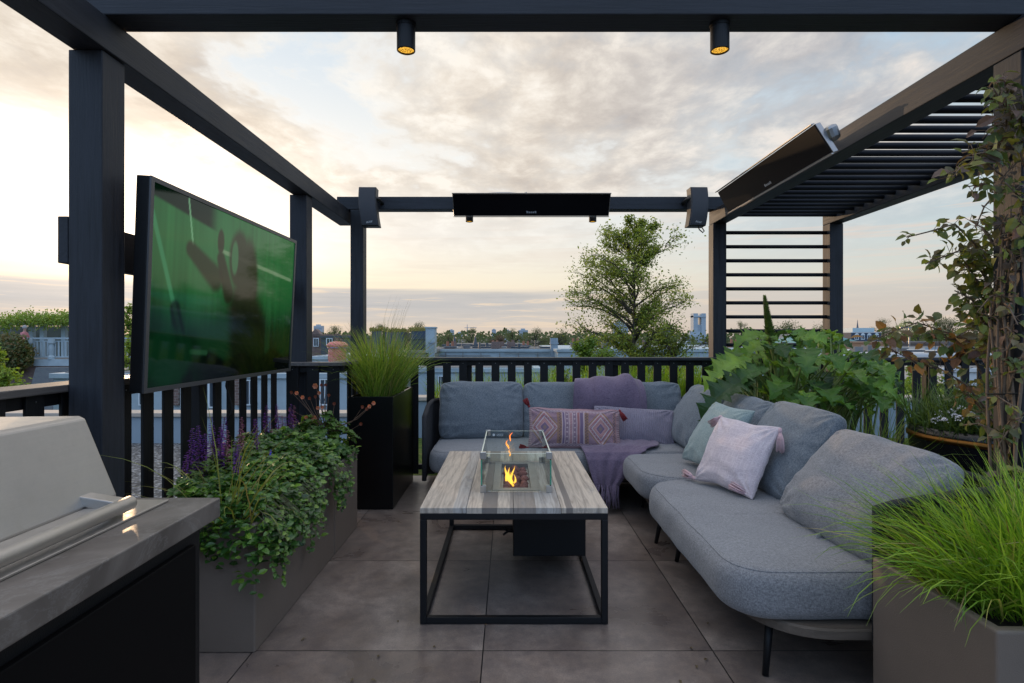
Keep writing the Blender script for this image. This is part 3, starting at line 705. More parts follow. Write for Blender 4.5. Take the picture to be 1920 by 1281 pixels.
def seat_cushion(x0, x1, y0, y1, r, z0, z1, mat, parent, seed):
    ol = rrect(x0, x1, y0, y1, r); n = len(ol); m = MB(); h = z1 - z0
    nr = []
    for i in range(n):
        a = Vector(ol[i - 1]); b = Vector(ol[(i + 1) % n]); d = (b - a).normalized(); nr.append(Vector((d.y, -d.x)))
    rings = []
    R1 = .062
    for a in range(21):
        s = -math.cos(PI * a / 20); s = math.copysign(abs(s) ** .75, s)
        rings.append((R1 * (1 - max(0, 1 - abs(s) ** 3.0) ** .5) * (1 if s > 0 else .8) - .004, z0 + h * (s + 1) / 2))
    base = R1 - .004
    for a in range(1, 15): rings.append((base + a * .0, None, a / 15))
    cx, cy = sum(p[0] for p in ol) / n, sum(p[1] for p in ol) / n
    for rg in rings:
        for i in range(n):
            p = Vector(ol[i])
            if len(rg) == 2:
                q = p - nr[i] * rg[0]; z = rg[1]
                if z > z0 + h * .4: z += noise.noise(Vector((q.x * 5, q.y * 5, seed))) * .005
                q = q - nr[i] * (noise.noise(Vector((p.x * 6, p.y * 6, z * 8 + seed))) * .008)
            else:
                q0 = p - nr[i] * base; f = 1 - rg[2]; q = Vector((cx, cy)) + (q0 - Vector((cx, cy))) * f
                z = z1 + .014 * (1 - f ** 3) + noise.noise(Vector((q.x * 5, q.y * 5, seed))) * .005 + noise.noise(Vector((q.x * 30, q.y * 9, seed))) * .002 - .006 * max(0, 1 - abs(noise.noise(Vector((q.x * 3 + q.y * 2, q.y * 7, seed + 4)))) * 9) * max(0, noise.noise(Vector((q.x * 3, q.y * 3, 9))) + .2)
            m.v.append((q.x, q.y, z))
    K = len(rings)
    for a in range(K - 1):
        for i in range(n):
            m.f.append((a * n + i, a * n + (i + 1) % n, (a + 1) * n + (i + 1) % n, (a + 1) * n + i))
    m.v.append((cx, cy, z1 + .014)); c = len(m.v) - 1
    for i in range(n): m.f.append(((K - 1) * n + i, (K - 1) * n + (i + 1) % n, c))
    m.f.append(tuple(reversed(range(n))))
    o = m.build('seat_cushion', mat, parent, smooth=True)
    # piping along the top edge
    pp = MB(); pts = []
    idx = 17
    for i in range(n + 1): pts.append(m.v[idx * n + (i % n)])
    pp.tube(pts, .0028, 5, False).build('piping', FABS, o, smooth=True)
    return o

def build_sofa():
    t = thing('corner_sofa', 'grey blue corner sofa with black rope back, loose cushions and teak base', 'sofa', (.9, 3.9, 0))
    zs0, zs1 = .245, .415
    seat_cushion(-.585, 1.62, 4.035, 4.74, (.16, .05, .05, .05), zs0, zs1, FABS, t, 1)
    seat_cushion(.795, 1.62, 3.275, 4.022, (.26, .05, .05, .14), zs0, zs1, FABS, t, 2)
    seat_cushion(.765, 1.62, 1.935, 3.262, (.17, .08, .05, .22), zs0, zs1 + .004, FABS, t, 3)
    # platform boards
    def board(x0, x1, y0, y1, r):
        ol = rrect(x0, x1, y0, y1, r, 8); n = len(ol); m = MB()
        for z, ins in ((.203, .012), (.21, 0), (.238, 0), (.244, .006)):
            for p in ol: m.v.append((p[0] + (ins if p[0] < (x0 + x1) / 2 else -ins), p[1] + (ins if p[1] < (y0 + y1) / 2 else -ins), z))
        for a in range(3):
            for i in range(n): m.f.append((a * n + i, a * n + (i + 1) % n, (a + 1) * n + (i + 1) % n, (a + 1) * n + i))
        m.f.append(tuple(range(3 * n, 4 * n))); m.f.append(tuple(reversed(range(n)))); m.build('base_board', TEAK, t)
    board(-.53, 1.70, 4.05, 4.80, (.16, .05, .05, .05)); board(.86, 1.70, 1.90, 4.047, (.24, .12, .02, .05))
    m = MB(); m.box(-.45, 1.6, 4.12, 4.16, .175, .202); m.box(.95, .99, 2.05, 4.1, .175, .202); m.box(1.5, 1.54, 2.0, 4.7, .175, .202); m.box(.99, 1.5, 2.08, 2.12, .175, .202)
    m.build('under_frame', BLK, t)
    for (x, y, dx, dy) in ((.96, 2.08, -.03, -.03), (1.6, 2.06, .02, -.03), (.96, 3.1, -.04, 0), (.92, 3.38, -.04, 0), (1.0, 4.1, -.03, 0), (-.42, 4.15, -.03, -.03), (-.45, 4.7, -.03, .03), (1.6, 4.7, .03, .03)):
        MB().tube([(x + dx, y + dy, .002), (x, y, .203)], [.011, .016], 12).build('leg', BLK, t, smooth=True)
    # rope back
    path = []
    def arc(cx, cy, r, a0, a1, n=10):
        for i in range(n + 1):
            a = a0 + (a1 - a0) * i / n; path.append((cx + r * math.cos(a), cy + r * math.sin(a)))
    path.append((-.61, 4.08)); path.append((-.625, 4.40)); arc(-.43, 4.66, .2, PI, PI / 2); path.append((1.4, 4.86)); arc(1.52, 4.66, .2, PI / 2, 0); path.append((1.72, 2.25)); arc(1.54, 2.06, .18, 0, -PI / 2); path.append((1.23, 1.885))
    L = [0]
    for a, b in zip(path, path[1:]): L.append(L[-1] + math.dist(a, b))
    def pt(s):
        k = 0
        while k < len(path) - 2 and L[k + 1] < s: k += 1
        f = (s - L[k]) / (L[k + 1] - L[k]); a, b = path[k], path[k + 1]; return a[0] + (b[0] - a[0]) * f, a[1] + (b[1] - a[1]) * f
    tot = L[-1]
    def ztop(s):
        e = min(s, tot - s); return .20 + .52 * min(1, (e / .22)) ** .35 if e < .22 else .72
    def ztop(s):
        e = min(s, tot - s); return .66 + .05 * min(1, e / .3)
    m = MB(); s = .01
    while s < tot:
        x, y = pt(s); z = ztop(s)
        m.tube([(x, y, .195), (x + noise.noise((x * 9, y * 9, 1)) * .004, y, .45), (x, y, z)], .0082, 6, False); s += .0175
    m.build('rope_webbing', ROPE, t, smooth=True)
    tp = []; N = 120
    for i in range(N + 1):
        s = tot * i / N; x, y = pt(min(s, tot - 1e-4)); tp.append((x, y, ztop(s)))
    m = MB(); m.tube([(tp[0][0], tp[0][1], .2)] + tp + [(tp[-1][0], tp[-1][1], .2)], .017, 10)
    m.build('back_frame', ROPE, t, smooth=True)
    # back cushions: centre, xdir (to the right seen from the front), normal
    def bc(c, xd, nrm, w, h, th, seed, lab=None, **k):
        m, _ = pillow_mesh(w, h, th, seed, 64, k.get('k', .015), k.get('wr', .85), .16, .31, rnd=.075)
        o = m.build('back_cushion', FABS if seed == 7 else FAB, t, smooth=True, local=True)  # nearest cushion in the warmer cloth: warm side light put into its colour
        place(o, frame_mat(c, xd, nrm), t)
        if lab: o['label'] = lab
    up = .22
    bc((-.225, 4.64, .635), (1, 0, 0), (0, -1, up), .70, .49, .23, 1)
    bc((.45, 4.65, .63), (1, 0, 0), (0, -1, up), .68, .49, .22, 2)
    bc((1.10, 4.66, .63), (1, 0, 0), (0, -1, up), .66, .49, .21, 3)
    bc((1.42, 4.27, .635), (0, -1, 0), (-1, -.04, .55), .66, .50, .23, 4)
    bc((1.47, 3.63, .63), (0, -1, 0), (-1, -.02, .52), .64, .49, .22, 5)
    bc((1.475, 3.00, .635), (.02, -1, 0), (-1, -.04, .55), .64, .52, .23, 6)
    bc((1.43, 2.29, .60), (.06, -1, 0), (-1, -.16, .80), .64, .50, .24, 7)
    lb = MB().box(-.02, .02, -.001, .001, -.008, .008).build('care_label', m_plain('white care label', (.5, .5, .5), .7), t, local=True)
    place(lb, Matrix.Translation((1.235, 2.25, .44)) @ Matrix.Rotation(.5, 4, 'Z'), t)
build_sofa()

def tassel(m, p, d, L, r, n=26, seed=1):
    rr = random.Random(seed); p = Vector(p); d = Vector(d).normalized(); a = d.orthogonal().normalized(); b = d.cross(a)
    m.tube([p, p + d * L * .12, p + d * L * .22], [r * .35, r * .55, r * .35], 8)
    for i in range(n):
        th = rr.uniform(0, 2 * PI); q = rr.random() ** .5
        o = (a * math.cos(th) + b * math.sin(th)) * r * q
        m.tube([p + d * L * .2 + o * .3, p + d * L * .5 + o * .9, p + d * L * rr.uniform(.88, 1.05) + o * 1.1], .0022, 4)

def fringe_edge(m, o, ring, seed): pass

def throw_pillow(label, c, xd, nrm, w, h, th, seed, mat, colf=None, rib=None, n=60, ny=None, k=.08, tass=None, tmat=None, pw=.42, wr=.8):
    m, ring = pillow_mesh(w, h, th, seed, n, k, wr, .08, pw, ny, colf, rib, .03)
    o = m.build('throw_pillow', mat, None, smooth=True)
    o.matrix_world = frame_mat(c, xd, nrm)
    tag(o, label, 'pillow')
    if tass:
        for i, (cx, cy, d, L) in enumerate(tass):
            q = MB(); tassel(q, (cx * w / 2 * .96, cy * h / 2 * .96, 0), d, L, .020, 44, seed + i)
            q.build('tassel', tmat, o, smooth=True, local=True)
    return o

def m_slub():
    n = NT('pale pink slub linen')
    a = n.noise(n.coord((1, .07, 1)), 170, 3, .7); b = n.noise(n.coord((.07, 1, 1)), 170, 3, .7)
    w = n.math('MAXIMUM', a, b); c = n.ramp(w, [(.48, (.60, .50, .53)), (.60, (.70, .60, .62)), (.74, (.80, .71, .72))])
    n.bsdf(c, .95, 0, n.bump(n.math('ADD', w, n.math('MULTIPLY', n.noise(n.coord(), 35, 4), .5)), .8, .005), .15, Sheen_Weight=.4); return n.m
def build_pillows():
    # patterned lumbar
    cA, cB, cC = (.50, .36, .34), (.30, .22, .28), (.62, .56, .56)
    GO, RD, PU, GR = (.36, .24, .15), (.42, .20, .19), (.20, .16, .27), (.30, .24, .20)
    def pat(u, v, side):
        c = pat0(u, v, side); return (c[0] * .88, c[1] * .74, c[2] * .76)
    def pat0(u, v, side):
        X = u * 2.15; Y = v         # aspect
        if side < 0: return (.40, .32, .34)
        e = min(v, 1 - v)
        if u < .03 or u > .965: return (.5, .42, .42) if int(v * 40) % 2 else (.34, .24, .25)
        if e < .06: return (.46, .33, .34)
        if e < .11: return cC if (int(X * 26) + int(e * 60)) % 2 else cB
        for c0 in (.165, .78):
            if abs(u - c0) < .135:
                d = abs(u - c0) * 2.15 / 1.0 + abs(v - .5) * .78
                b = d / .40
                if b < .13: return GR
                if b < .26: return PU
                if b < .30: return (.62, .44, .40)
                if b < .44: return (.55, .36, .34) if int((X + Y) * 40) % 2 else (.48, .26, .26)
                if b < .47: return GO
                if b < .56: return cC
                if b < .60: return PU
                if b < .72: return RD if int((X - Y) * 30) % 3 else cA
                if b < .80: return cC
                if b < .92: return GO
                return PU if int(b * 24) % 2 else cA
        bands = [(.302, .318, GO), (.318, .352, None), (.352, .362, cC), (.362, .382, PU), (.382, .392, cC), (.392, .430, 'd'), (.430, .438, cC), (.438, .468, 'z'), (.468, .476, cC), (.476, .512, 'd'), (.512, .52, cC), (.52, .545, RD), (.545, .553, cC), (.553, .588, PU), (.588, .60, cC), (.60, .645, None)]
        for a, b, c in bands:
            if a <= u < b:
                if c == 'd': return cC if (abs(((v * 9) % 1) - .5) + abs((u - (a + b) / 2) / (b - a)) * .7) < .22 else (.30, .23, .29)
                if c == 'z': return (.46, .28, .30) if ((v * 16) % 1) < (u - a) / (b - a) else cA
                if c is None: return (.10, .09, .12) if abs(((u - a) / (b - a)) - .5 - .28 * (abs(((v * 14) % 1) - .5) * 4 - 1)) < .12 else GO
                return c
        if .915 <= u < .95: return (.12, .12, .18) if abs((u - .9325) / .0175 - .6 * (abs(((v * 14) % 1) - .5) * 4 - 1)) < .3 else (.40, .26, .22)
        return (.45, .32, .33)
    n = NT('kilim print'); a = n.n('Attribute', attribute_name='Col'); v = n.coord()
    c = n.mix(n.math('MULTIPLY', n.noise(v, 300, 2), .35), a.outputs[0], (.2, .16, .18))
    n.bsdf(c, .92, 0, n.bump(n.noise(v, 350, 2), .5, .003), .2)
    TR = m_plain('wine red tassel', (.20, .015, .02), .8, 0, .4, 60)
    throw_pillow('long patterned pillow in pink and mauve with wine red tassels', (.487, 4.20, .555), (1, .03, -.04), (.0, -1, .30), .70, .315, .13, 21, n.m, pat, None, 240, .06 and 120, .05,
                 [(-1, 1, (-.5, .8, .1), .07), (1, 1, (.5, -.9, .3), .09), (-1, -1, (-1, .1, 0), .07), (.55, -1, (.9, -.25, .1), .08)], TR)
    throw_pillow('ribbed lilac pillow partly behind the patterned pillow', (.965, 4.36, .545), (1, 0, -.06), (.05, -1, .36), .64, .31, .13, 22, LILAC, None, .0028, 240, 40, .05)
    throw_pillow('mint green square pillow behind the pale pink one', (1.255, 3.42, .635), (.15, -1, -.02), (-.84, -.13, .54), .45, .44, .15, 23, MINT, None, None, 60, None, .07)
    PT = m_plain('pale pink tassel', (.60, .42, .45), .85, 0, .25, 80)
    throw_pillow('pale pink slub linen square pillow with tassels at its corners', (1.20, 2.99, .61), (.40, -.916, -.03), (-.806, -.352, .465), .415, .40, .15, 24, m_slub(), None, None, 70, None, .07,
                 [(-1, 1, (-.6, -.5, -.1), .09), (1, 1, (.25, -.95, -.2), .12), (-1, -1, (-1, .1, -.05), .11), (.93, -.93, (-1, .12, .5), .11)], PT)
build_pillows()

def build_throw():
    rr = random.Random(5)
    m = MB(); nu, nv = 60, 60
    for j in range(nv + 1):
        for i in range(nu + 1):
            s = i / nu; q = j / nv
            x = .545 + .50 * s + .03 * math.sin(q * 4) * (s - .5) + .035 * q * (.5 - s) * 2 * 0
            crest = .895 + .022 * math.sin(s * PI) + .028 * math.exp(-((s - .78) / .10) ** 2)
            if q < .66:      # front, from low to crest
                k = q / .66; z = .56 + (crest - .56) * math.sin(k * PI / 2) ** .9; y = 4.475 + .12 * (1 - math.cos(k * PI / 2)) ** 1.3 - .030 * math.sin(k * PI)
            else:
                k = (q - .66) / .34; z = crest - .20 * k ** 1.5; y = 4.595 + .15 * math.sin(min(1, k * 1.2) * PI / 2)
            f = math.sin(s * 15 + q * 3) * .007 + noise.noise((s * 4, q * 3, 2)) * .020 + .016 * math.exp(-((s - .80 - .12 * (1 - q)) / .035) ** 2) - .010 * math.exp(-((s - .30 + .1 * q) / .03) ** 2)
            m.v.append((x + (.04 * (1 - q / .66) if q < .66 else 0) * (1 if s > .5 else -1) * abs(s - .5) * 2, y - f - .012, z + f * .6))
    for j in range(nv):
        for i in range(nu): a = j * (nu + 1) + i; m.f.append((a, a + 1, a + nu + 2, a + nu + 1))
    o = m.build('throw_blanket', THROW, None, smooth=True, solid=.008); tag(o, 'mauve wool throw hanging over the back cushions of the sofa', 'blanket')
    m = MB(); nu, nv = 70, 80
    path = [(4.48, .450), (4.35, .445), (4.2, .440), (4.09, .434), (4.035, .415), (4.005, .37), (3.995, .31), (3.985, .25), (3.98, .20)]
    bot = []
    for j in range(nv + 1):
        for i in range(nu + 1):
            s = i / nu; q = j / nv; k = q * (len(path) - 1); a = int(min(k, len(path) - 2)); f = k - a
            y = path[a][0] * (1 - f) + path[a + 1][0] * f; z = path[a][1] * (1 - f) + path[a + 1][1] * f
            xl = .50 + .10 * q ** 1.5; xr = 1.06 - .05 * q if q < .35 else 1.0425 - .27 * ((q - .35) / .65) ** .7
            if q < .5: xr += .07 * math.exp(-((q - .22) / .16) ** 2)
            x = xl + (xr - xl) * s
            fold = math.sin(s * 21 + 2.2 * q + 1.3 * noise.noise((s * 2, q * 2, 1))) * .5 + noise.noise((s * 6, q * 4, 8)) * .9
            amp = .014 + .02 * max(0, q - .4)
            if q < .45: z += abs(fold) * amp + .012 * math.sin(s * PI) 
            else: y -= (fold * .5 + .5) * amp + .012; z += .004 * fold
            z -= .03 * s * max(0, q - .6) * 0 + .05 * max(0, q - .6) * (noise.noise((s * 3, 1, 1)))
            m.v.append((x, y, z))
            if j == nv: bot.append(Vector((x, y, z)))
    for j in range(nv):
        for i in range(nu): a = j * (nu + 1) + i; m.f.append((a, a + 1, a + nu + 2, a + nu + 1))
    o = m.build('throw_blanket', THROW, None, smooth=True, solid=.010); tag(o, 'mauve wool throw spilling over the front edge of the seat with long fringe', 'blanket')
    g = MB()
    for i in range(0, nu + 1, 3):
        p = bot[i]; L = rr.uniform(.12, .17); q = p + Vector((rr.uniform(-.015, .015), rr.uniform(-.02, .01), -L))
        mid = (p + q) / 2 + Vector((rr.uniform(-.012, .012), rr.uniform(-.012, .012), 0))
        g.tube([p + Vector((0, 0, .006)), mid, q], [.0055, .0075, .004], 6)
    g.build('fringe', THROW, o, smooth=True)
build_throw()

# ------------------------------------------------------------------ planters
def planter(name, label, x0, x1, y0, y1, h, mat, rim=.03, bev=.008, soil=.05):
    t = thing(name, label, 'planter', ((x0 + x1) / 2, (y0 + y1) / 2, 0))
    m = MB()
    o = [(x0, y0), (x1, y0), (x1, y1), (x0, y1)]; i = [(x0 + rim, y0 + rim), (x1 - rim, y0 + rim), (x1 - rim, y1 - rim), (x0 + rim, y1 - rim)]
    vs = [(p[0], p[1], .004) for p in o] + [(p[0], p[1], h) for p in o] + [(p[0], p[1], h) for p in i] + [(p[0], p[1], h - .12) for p in i]
    fs = []
    for k in range(4):
        j = (k + 1) % 4; fs += [(k, j, 4 + j, 4 + k), (4 + k, 4 + j, 8 + j, 8 + k), (8 + k, 8 + j, 12 + j, 12 + k)]
    m.add(vs, fs); m.build('box', mat, t, bevel=bev, segs=3)
    MB().add([(i[0][0], i[0][1], h - soil), (i[1][0], i[1][1], h - soil), (i[2][0], i[2][1], h - soil), (i[3][0], i[3][1], h - soil)], [(0, 1, 2, 3)]).build('soil', SOIL, t)
    return t
planter('taupe_planter', 'long low taupe planter box on the left, nearest its corner to the camera', -1.43, -.987, 2.20, 3.198, .502, TAUPE)
planter('taupe_planter', 'short taupe planter box joined behind the long one, beside the black planter', -1.43, -.985, 3.201, 3.68, .503, TAUPE)
planter('tall_planter', 'tall glossy black planter in the left back corner with wispy grass', -1.150, -.829, 4.046, 4.90, .809, m_plain('black lacquer', (.003, .0032, .004), .28, 0, .3, 3, spec=.3), .02, .003, .03)
planter('taupe_planter', 'taupe planter box with bright grass in the right foreground', 1.203, 1.95, 1.393, 1.872, .502, TAUPE)

# plants -----------------------------------------------------------
def clump(name, label, c, n, L, spread, lean, w, mat, rad=(.1, .1), cat='grass', droop=1.2, mats=None):
    m = MB()
    for i in range(n):
        a = R.uniform(0, 2 * PI); r = R.random() ** .6
        px, py = c[0] + math.cos(a) * rad[0] * r, c[1] + math.sin(a) * rad[1] * r
        az = a + R.gauss(0, .8); l = L * R.uniform(.5, 1.05)
        th0 = abs(R.gauss(0, .22)) + lean * r; th1 = th0 + R.uniform(.2, droop) * (.4 + r * .8)
        m.blade((px, py, c[2]), az, l, th0, min(th1, 2.9), w * R.uniform(.6, 1.2))
    o = m.build(name, mat, None); tag(o, label, cat); return o
clump('ornamental_grass', 'tall wispy green grass in the tall black planter', (-.985, 4.44, .78), 1500, .60, .3, .30, .0052, GRASSD, (.13, .36), droop=1.15)
def wisps():
    m = MB()
    for i in range(26): m.blade((-.985 + R.uniform(-.05, .08), 4.3 + R.uniform(-.1, .3), .8), R.uniform(-.9, .9), R.uniform(.62, .80), .05, .45, .0022)
    o = m.build('seed_stalks', m_leaf('pale stalks', [(.2, .2, .1), (.28, .26, .15)], .3), None); tag(o, 'thin pale seed stalks rising out of the grass in the black planter', 'grass')
wisps()
clump('ornamental_grass', 'bright lime green grass overflowing the taupe planter in the right foreground', (1.60, 1.63, .47), 2800, .45, .3, .56, .0050, GRASSB, (.36, .215), droop=1.7)
def dry_blades():
    m = MB()
    for i in range(170):
        a = R.uniform(0, 6.28); m.blade((1.58 + .34 * math.cos(a) * R.random() ** .5, 1.63 + .2 * math.sin(a) * R.random() ** .5, .47), a + R.gauss(0, .8), R.uniform(.2, .46), R.uniform(.2, 1.0), R.uniform(1.0, 2.6), .0042)
    o = m.build('dry_grass', m_leaf('dead blades', [(.35, .28, .13), (.28, .20, .09), (.45, .38, .2)], .3)); tag(o, 'dry straw coloured blades tangled in the bright grass of the right planter', 'grass')
dry_blades()
clump('ornamental_grass', 'yellow green grass tuft behind the sofa below the big leaves', (2.12, 3.35, .35), 420, .62, .3, .55, .0048, GRASSD, (.38, .35), droop=1.5)
clump('sedge', 'straw coloured sedge drooping over the near end of the taupe planter', (-1.12, 2.22, .50), 46, .55, .3, .75, .0052, SEDGE, (.14, .05), droop=2.3)
def far_grass():
    boxm = m_plain('zinc trough', (.12, .13, .13), .5)
    for x0, x1, lab, sd in ((-.75, .62, 'left', 1), (.66, 1.95, 'right', 2)):
        t = thing('grass_trough', 'low trough of bright grass behind the far railing, %s one' % lab, 'planter', ((x0 + x1) / 2, 5.42, 0))
        boxo('trough', boxm, (x0, x1, 5.25, 5.6, 0, .40), t)
        m = MB()
        for i in range(1500):
            x = R.uniform(x0 + .03, x1 - .03); f = (x + .9) / 2.6; y = R.uniform(5.3, 5.55)
            m.blade((x, y, .38), R.uniform(0, 2 * PI), (.52 + .24 * min(1, f)) * R.uniform(.55, 1.05), abs(R.gauss(0, .15)), R.uniform(.3, 1.3), .0085, 5)
        m.build('grass', GRASSB, t)
far_grass()

def build_vinca():
    t = thing('trailing_plant', 'dense trailing ground cover with small glossy leaves spilling over the taupe planter', 'plant', (-1.2, 2.95, .5))
    m = MB(); s = MB(); rr = random.Random(11)
    def top(x, y):
        fx = (x + 1.45) / .50; fy = (y - 2.2) / 1.48
        return .53 + (.10 + .06 * max(0, min(1, fy * 1.5))) * math.sin(max(0, min(1, .62 - .45 * fx)) * PI) ** .8 * (1 - .75 * max(0, min(1, (fy - .62) / .3))) + .06 * noise.noise((x * 5, y * 5, 1)) + .04 * noise.noise((x * 13, y * 13, 4))
    for i in range(12500):
        x = rr.uniform(-1.47, -.84); y = rr.uniform(2.13, 3.64)
        lim = -.935 - .075 * max(0, min(1, (y - 2.6) / .6)) + .09 * noise.noise((y * 4, 2, 2)) + .035 * noise.noise((y * 13, 7, 2)) + .02
        if x > lim or x < -1.31 - (y - 2.2) * .16: continue
        over = max(0, x + 1.06) / .12; front = max(0, 2.22 - y) / .08
        if front > 0 and noise.noise((x * 7, 3, 3)) < -.25: continue
        zt_ = top(x, y) - over ** 1.5 * .10 - front * .07
        z = zt_ - rr.random() ** 2.2 * (.07 + .30 * ((over > .6) * (y < 2.95) or front > .3) * max(0, noise.noise((y * 5 + x * 4, 9, 1)) + .30))
        a = rr.uniform(0, 2 * PI); d = Vector((math.cos(a) + .3 * over, math.sin(a), rr.uniform(-.5, .5)))
        up = Vector((rr.gauss(0, .35) + .5 * over, rr.gauss(0, .35) - .3, 1))
        L = rr.uniform(.026, .046); m.leaf((x, y, z), d, up, L, L * .58, .12, .15)
    for i in range(60):
        y = rr.choice((2.24, 2.3, 2.42, 2.5, 2.62, 2.75, 3.1)) + rr.gauss(0, .05); x = -.962 + rr.uniform(0, .06)
        Ls = abs(rr.gauss(0, .10)) + .05
        if y < 2.3 and rr.random() < .5: x, y = rr.uniform(-1.28, -1.05), 2.18
        pts = [Vector((x - .06, y, .56))]; q = Vector((x + .01, y, .50)); pts.append(q.copy()); n = int(Ls / .022) + 1
        for k in range(n):
            q = q + Vector((rr.gauss(.0015, .006), rr.gauss(-.001, .007) if y > 2.19 else -abs(rr.gauss(0, .003)), -.021)); pts.append(q.copy())
            if q.x < -.975 and y > 2.19: q.x = -.975
            for sg in (-1, 1):
                d = Vector((.35, sg, rr.uniform(-.4, .4))) + Vector((rr.gauss(0, .3), 0, 0)); L = rr.uniform(.022, .040)
                m.leaf(q, d, Vector((.6, -.4, .8)) + Vector((rr.gauss(0, .3), rr.gauss(0, .3), 0)), L, L * .6, .1, .2)
        s.tube(pts, .0013, 4)
    m.build('leaves', GLD, t); tag(s.build('trailing_stems', STEMM, t), kind='stuff')
    # little blue flowers
    b = MB()
    for p in (Vector((-.955, 2.50, .40)), Vector((-.95, 2.63, .36)), Vector((-1.1, 2.6, .70))):
        for k in range(5):
            a = 2 * PI * k / 5; b.leaf(p, (.2, math.cos(a), math.sin(a)), (1, 0, 0), .016, .012)
    b.build('blue_flower', m_plain('blue petals', (.05, .05, .55), .6), t)
build_vinca()

def build_salvia():
    rr = random.Random(4)
    # (photo column, tip row, depth) turned into real positions
    spk = [(361, 805, 2.45), (372, 800, 2.5), (385, 815, 2.5), (396, 785, 2.6), (413, 803, 2.55), (421, 784, 2.65), (427, 808, 2.6), (453, 784, 2.75), (449, 835, 2.45), (478, 787, 2.9), (500, 762, 3.1), (505, 790, 3.1), (519, 760, 3.2), (529, 781, 3.25), (534, 784, 3.2), (545, 759, 3.35), (552, 762, 3.4), (349, 855, 2.4), (441, 830, 2.5), (557, 788, 3.4)]
    groups = [(-1.36, 2.5, 'near', spk[:9] + spk[17:19]), (-1.36, 3.15, 'far', spk[9:17] + spk[19:])]
    for gx, gy, w, lst in groups:
        t = thing('salvia', 'purple flowering sage at the %s end of the taupe planters, behind the ground cover' % w, 'plant', (gx, gy, .47))
        lv = MB()
        for (px, py, Y) in lst:
            tip = at(px, py, Y); base = Vector((tip.x + rr.uniform(-.03, .03), tip.y + rr.uniform(-.03, .03), .48))
            if tip.z < .62: tip.z = .62
            ln = (tip - base).length; st = MB(); st.tube([base, base.lerp(tip, .5) + Vector((rr.gauss(0, .006), 0, 0)), tip], [.0028, .0024, .0012], 5)
            st.build('stem', STEMM, t)
            f = MB(); L = min(.20, ln * .62)
            k = 0.0
            while k < L:
                p = tip - (tip - base).normalized() * k; wd = .009 + .009 * min(1, k / .08)
                for j in range(6):
                    a = rr.uniform(0, 2 * PI); f.leaf(p, (math.cos(a), math.sin(a), .35), (0, 0, 1), wd * rr.uniform(.8, 1.3), wd * .6, .3, .3)
                k += .0085
            f.build('flower_spike', PURP if rr.random() > .25 else PURPT, t)
            for j in range(26):
                q = base.lerp(tip, rr.uniform(.05, .55)); a = rr.uniform(0, 2 * PI)
                lv.leaf(q, (math.cos(a), math.sin(a), .5), (0, 0, 1), rr.uniform(.03, .055), .018, .2, .3)
        for i in range(500):
            x, y = gx + rr.gauss(0, .07), gy + rr.gauss(0, .25)
            if not (-1.5 < x < -1.2) or x < -1.31 - (y - 2.2) * .16: continue
            a = rr.uniform(0, 2 * PI); lv.leaf((x, y, rr.uniform(.5, .68)), (math.cos(a), math.sin(a), .7), (0, 0, 1), rr.uniform(.03, .055), .018, .2, .3)
        lv.build('leaves', SALV, t)
build_salvia()

def lobed(m, p, d, up, L, W, lobes=3, curl=.5, wav=.02, n=22, depth=.45):
    d = Vector(d).normalized(); sd = d.cross(Vector(up)).normalized(); nn = sd.cross(d); p = Vector(p); b = len(m.v); ph = R.uniform(0, 6)
    for i in range(n + 1):
        q = i / n; th = curl * q * q
        c = p + (d * math.cos(th * .7) - nn * math.sin(th * .7)) * L * q
        env = math.sin(PI * min(1, q ** .8 * .97 + .03)) ** .65
        saw = ((q * lobes) % 1.0) ** .8 if depth > .4 else abs(((q * lobes + .5) % 1) - .5) * 2
        s3 = abs(((q * lobes * 3 + .2) % 1) - .5) * 2 if depth > .4 else 0; wd = W * .5 * env * (1 - depth * saw) * (1 - .16 * s3) + .001
        for k, s in enumerate((-1, -.5, 0, .5, 1)):
            fw = (1 - saw) * .10 * L * abs(s)
            z = (.20 * wd * abs(s) + wav * math.sin(q * 22 + ph + s * 2) * abs(s))
            m.v.append(tuple(c + sd * wd * s + nn * z + d * fw))
    for i in range(n):
        for k in range(4): a = b + i * 5 + k; m.f.append((a, a + 1, a + 6, a + 5))

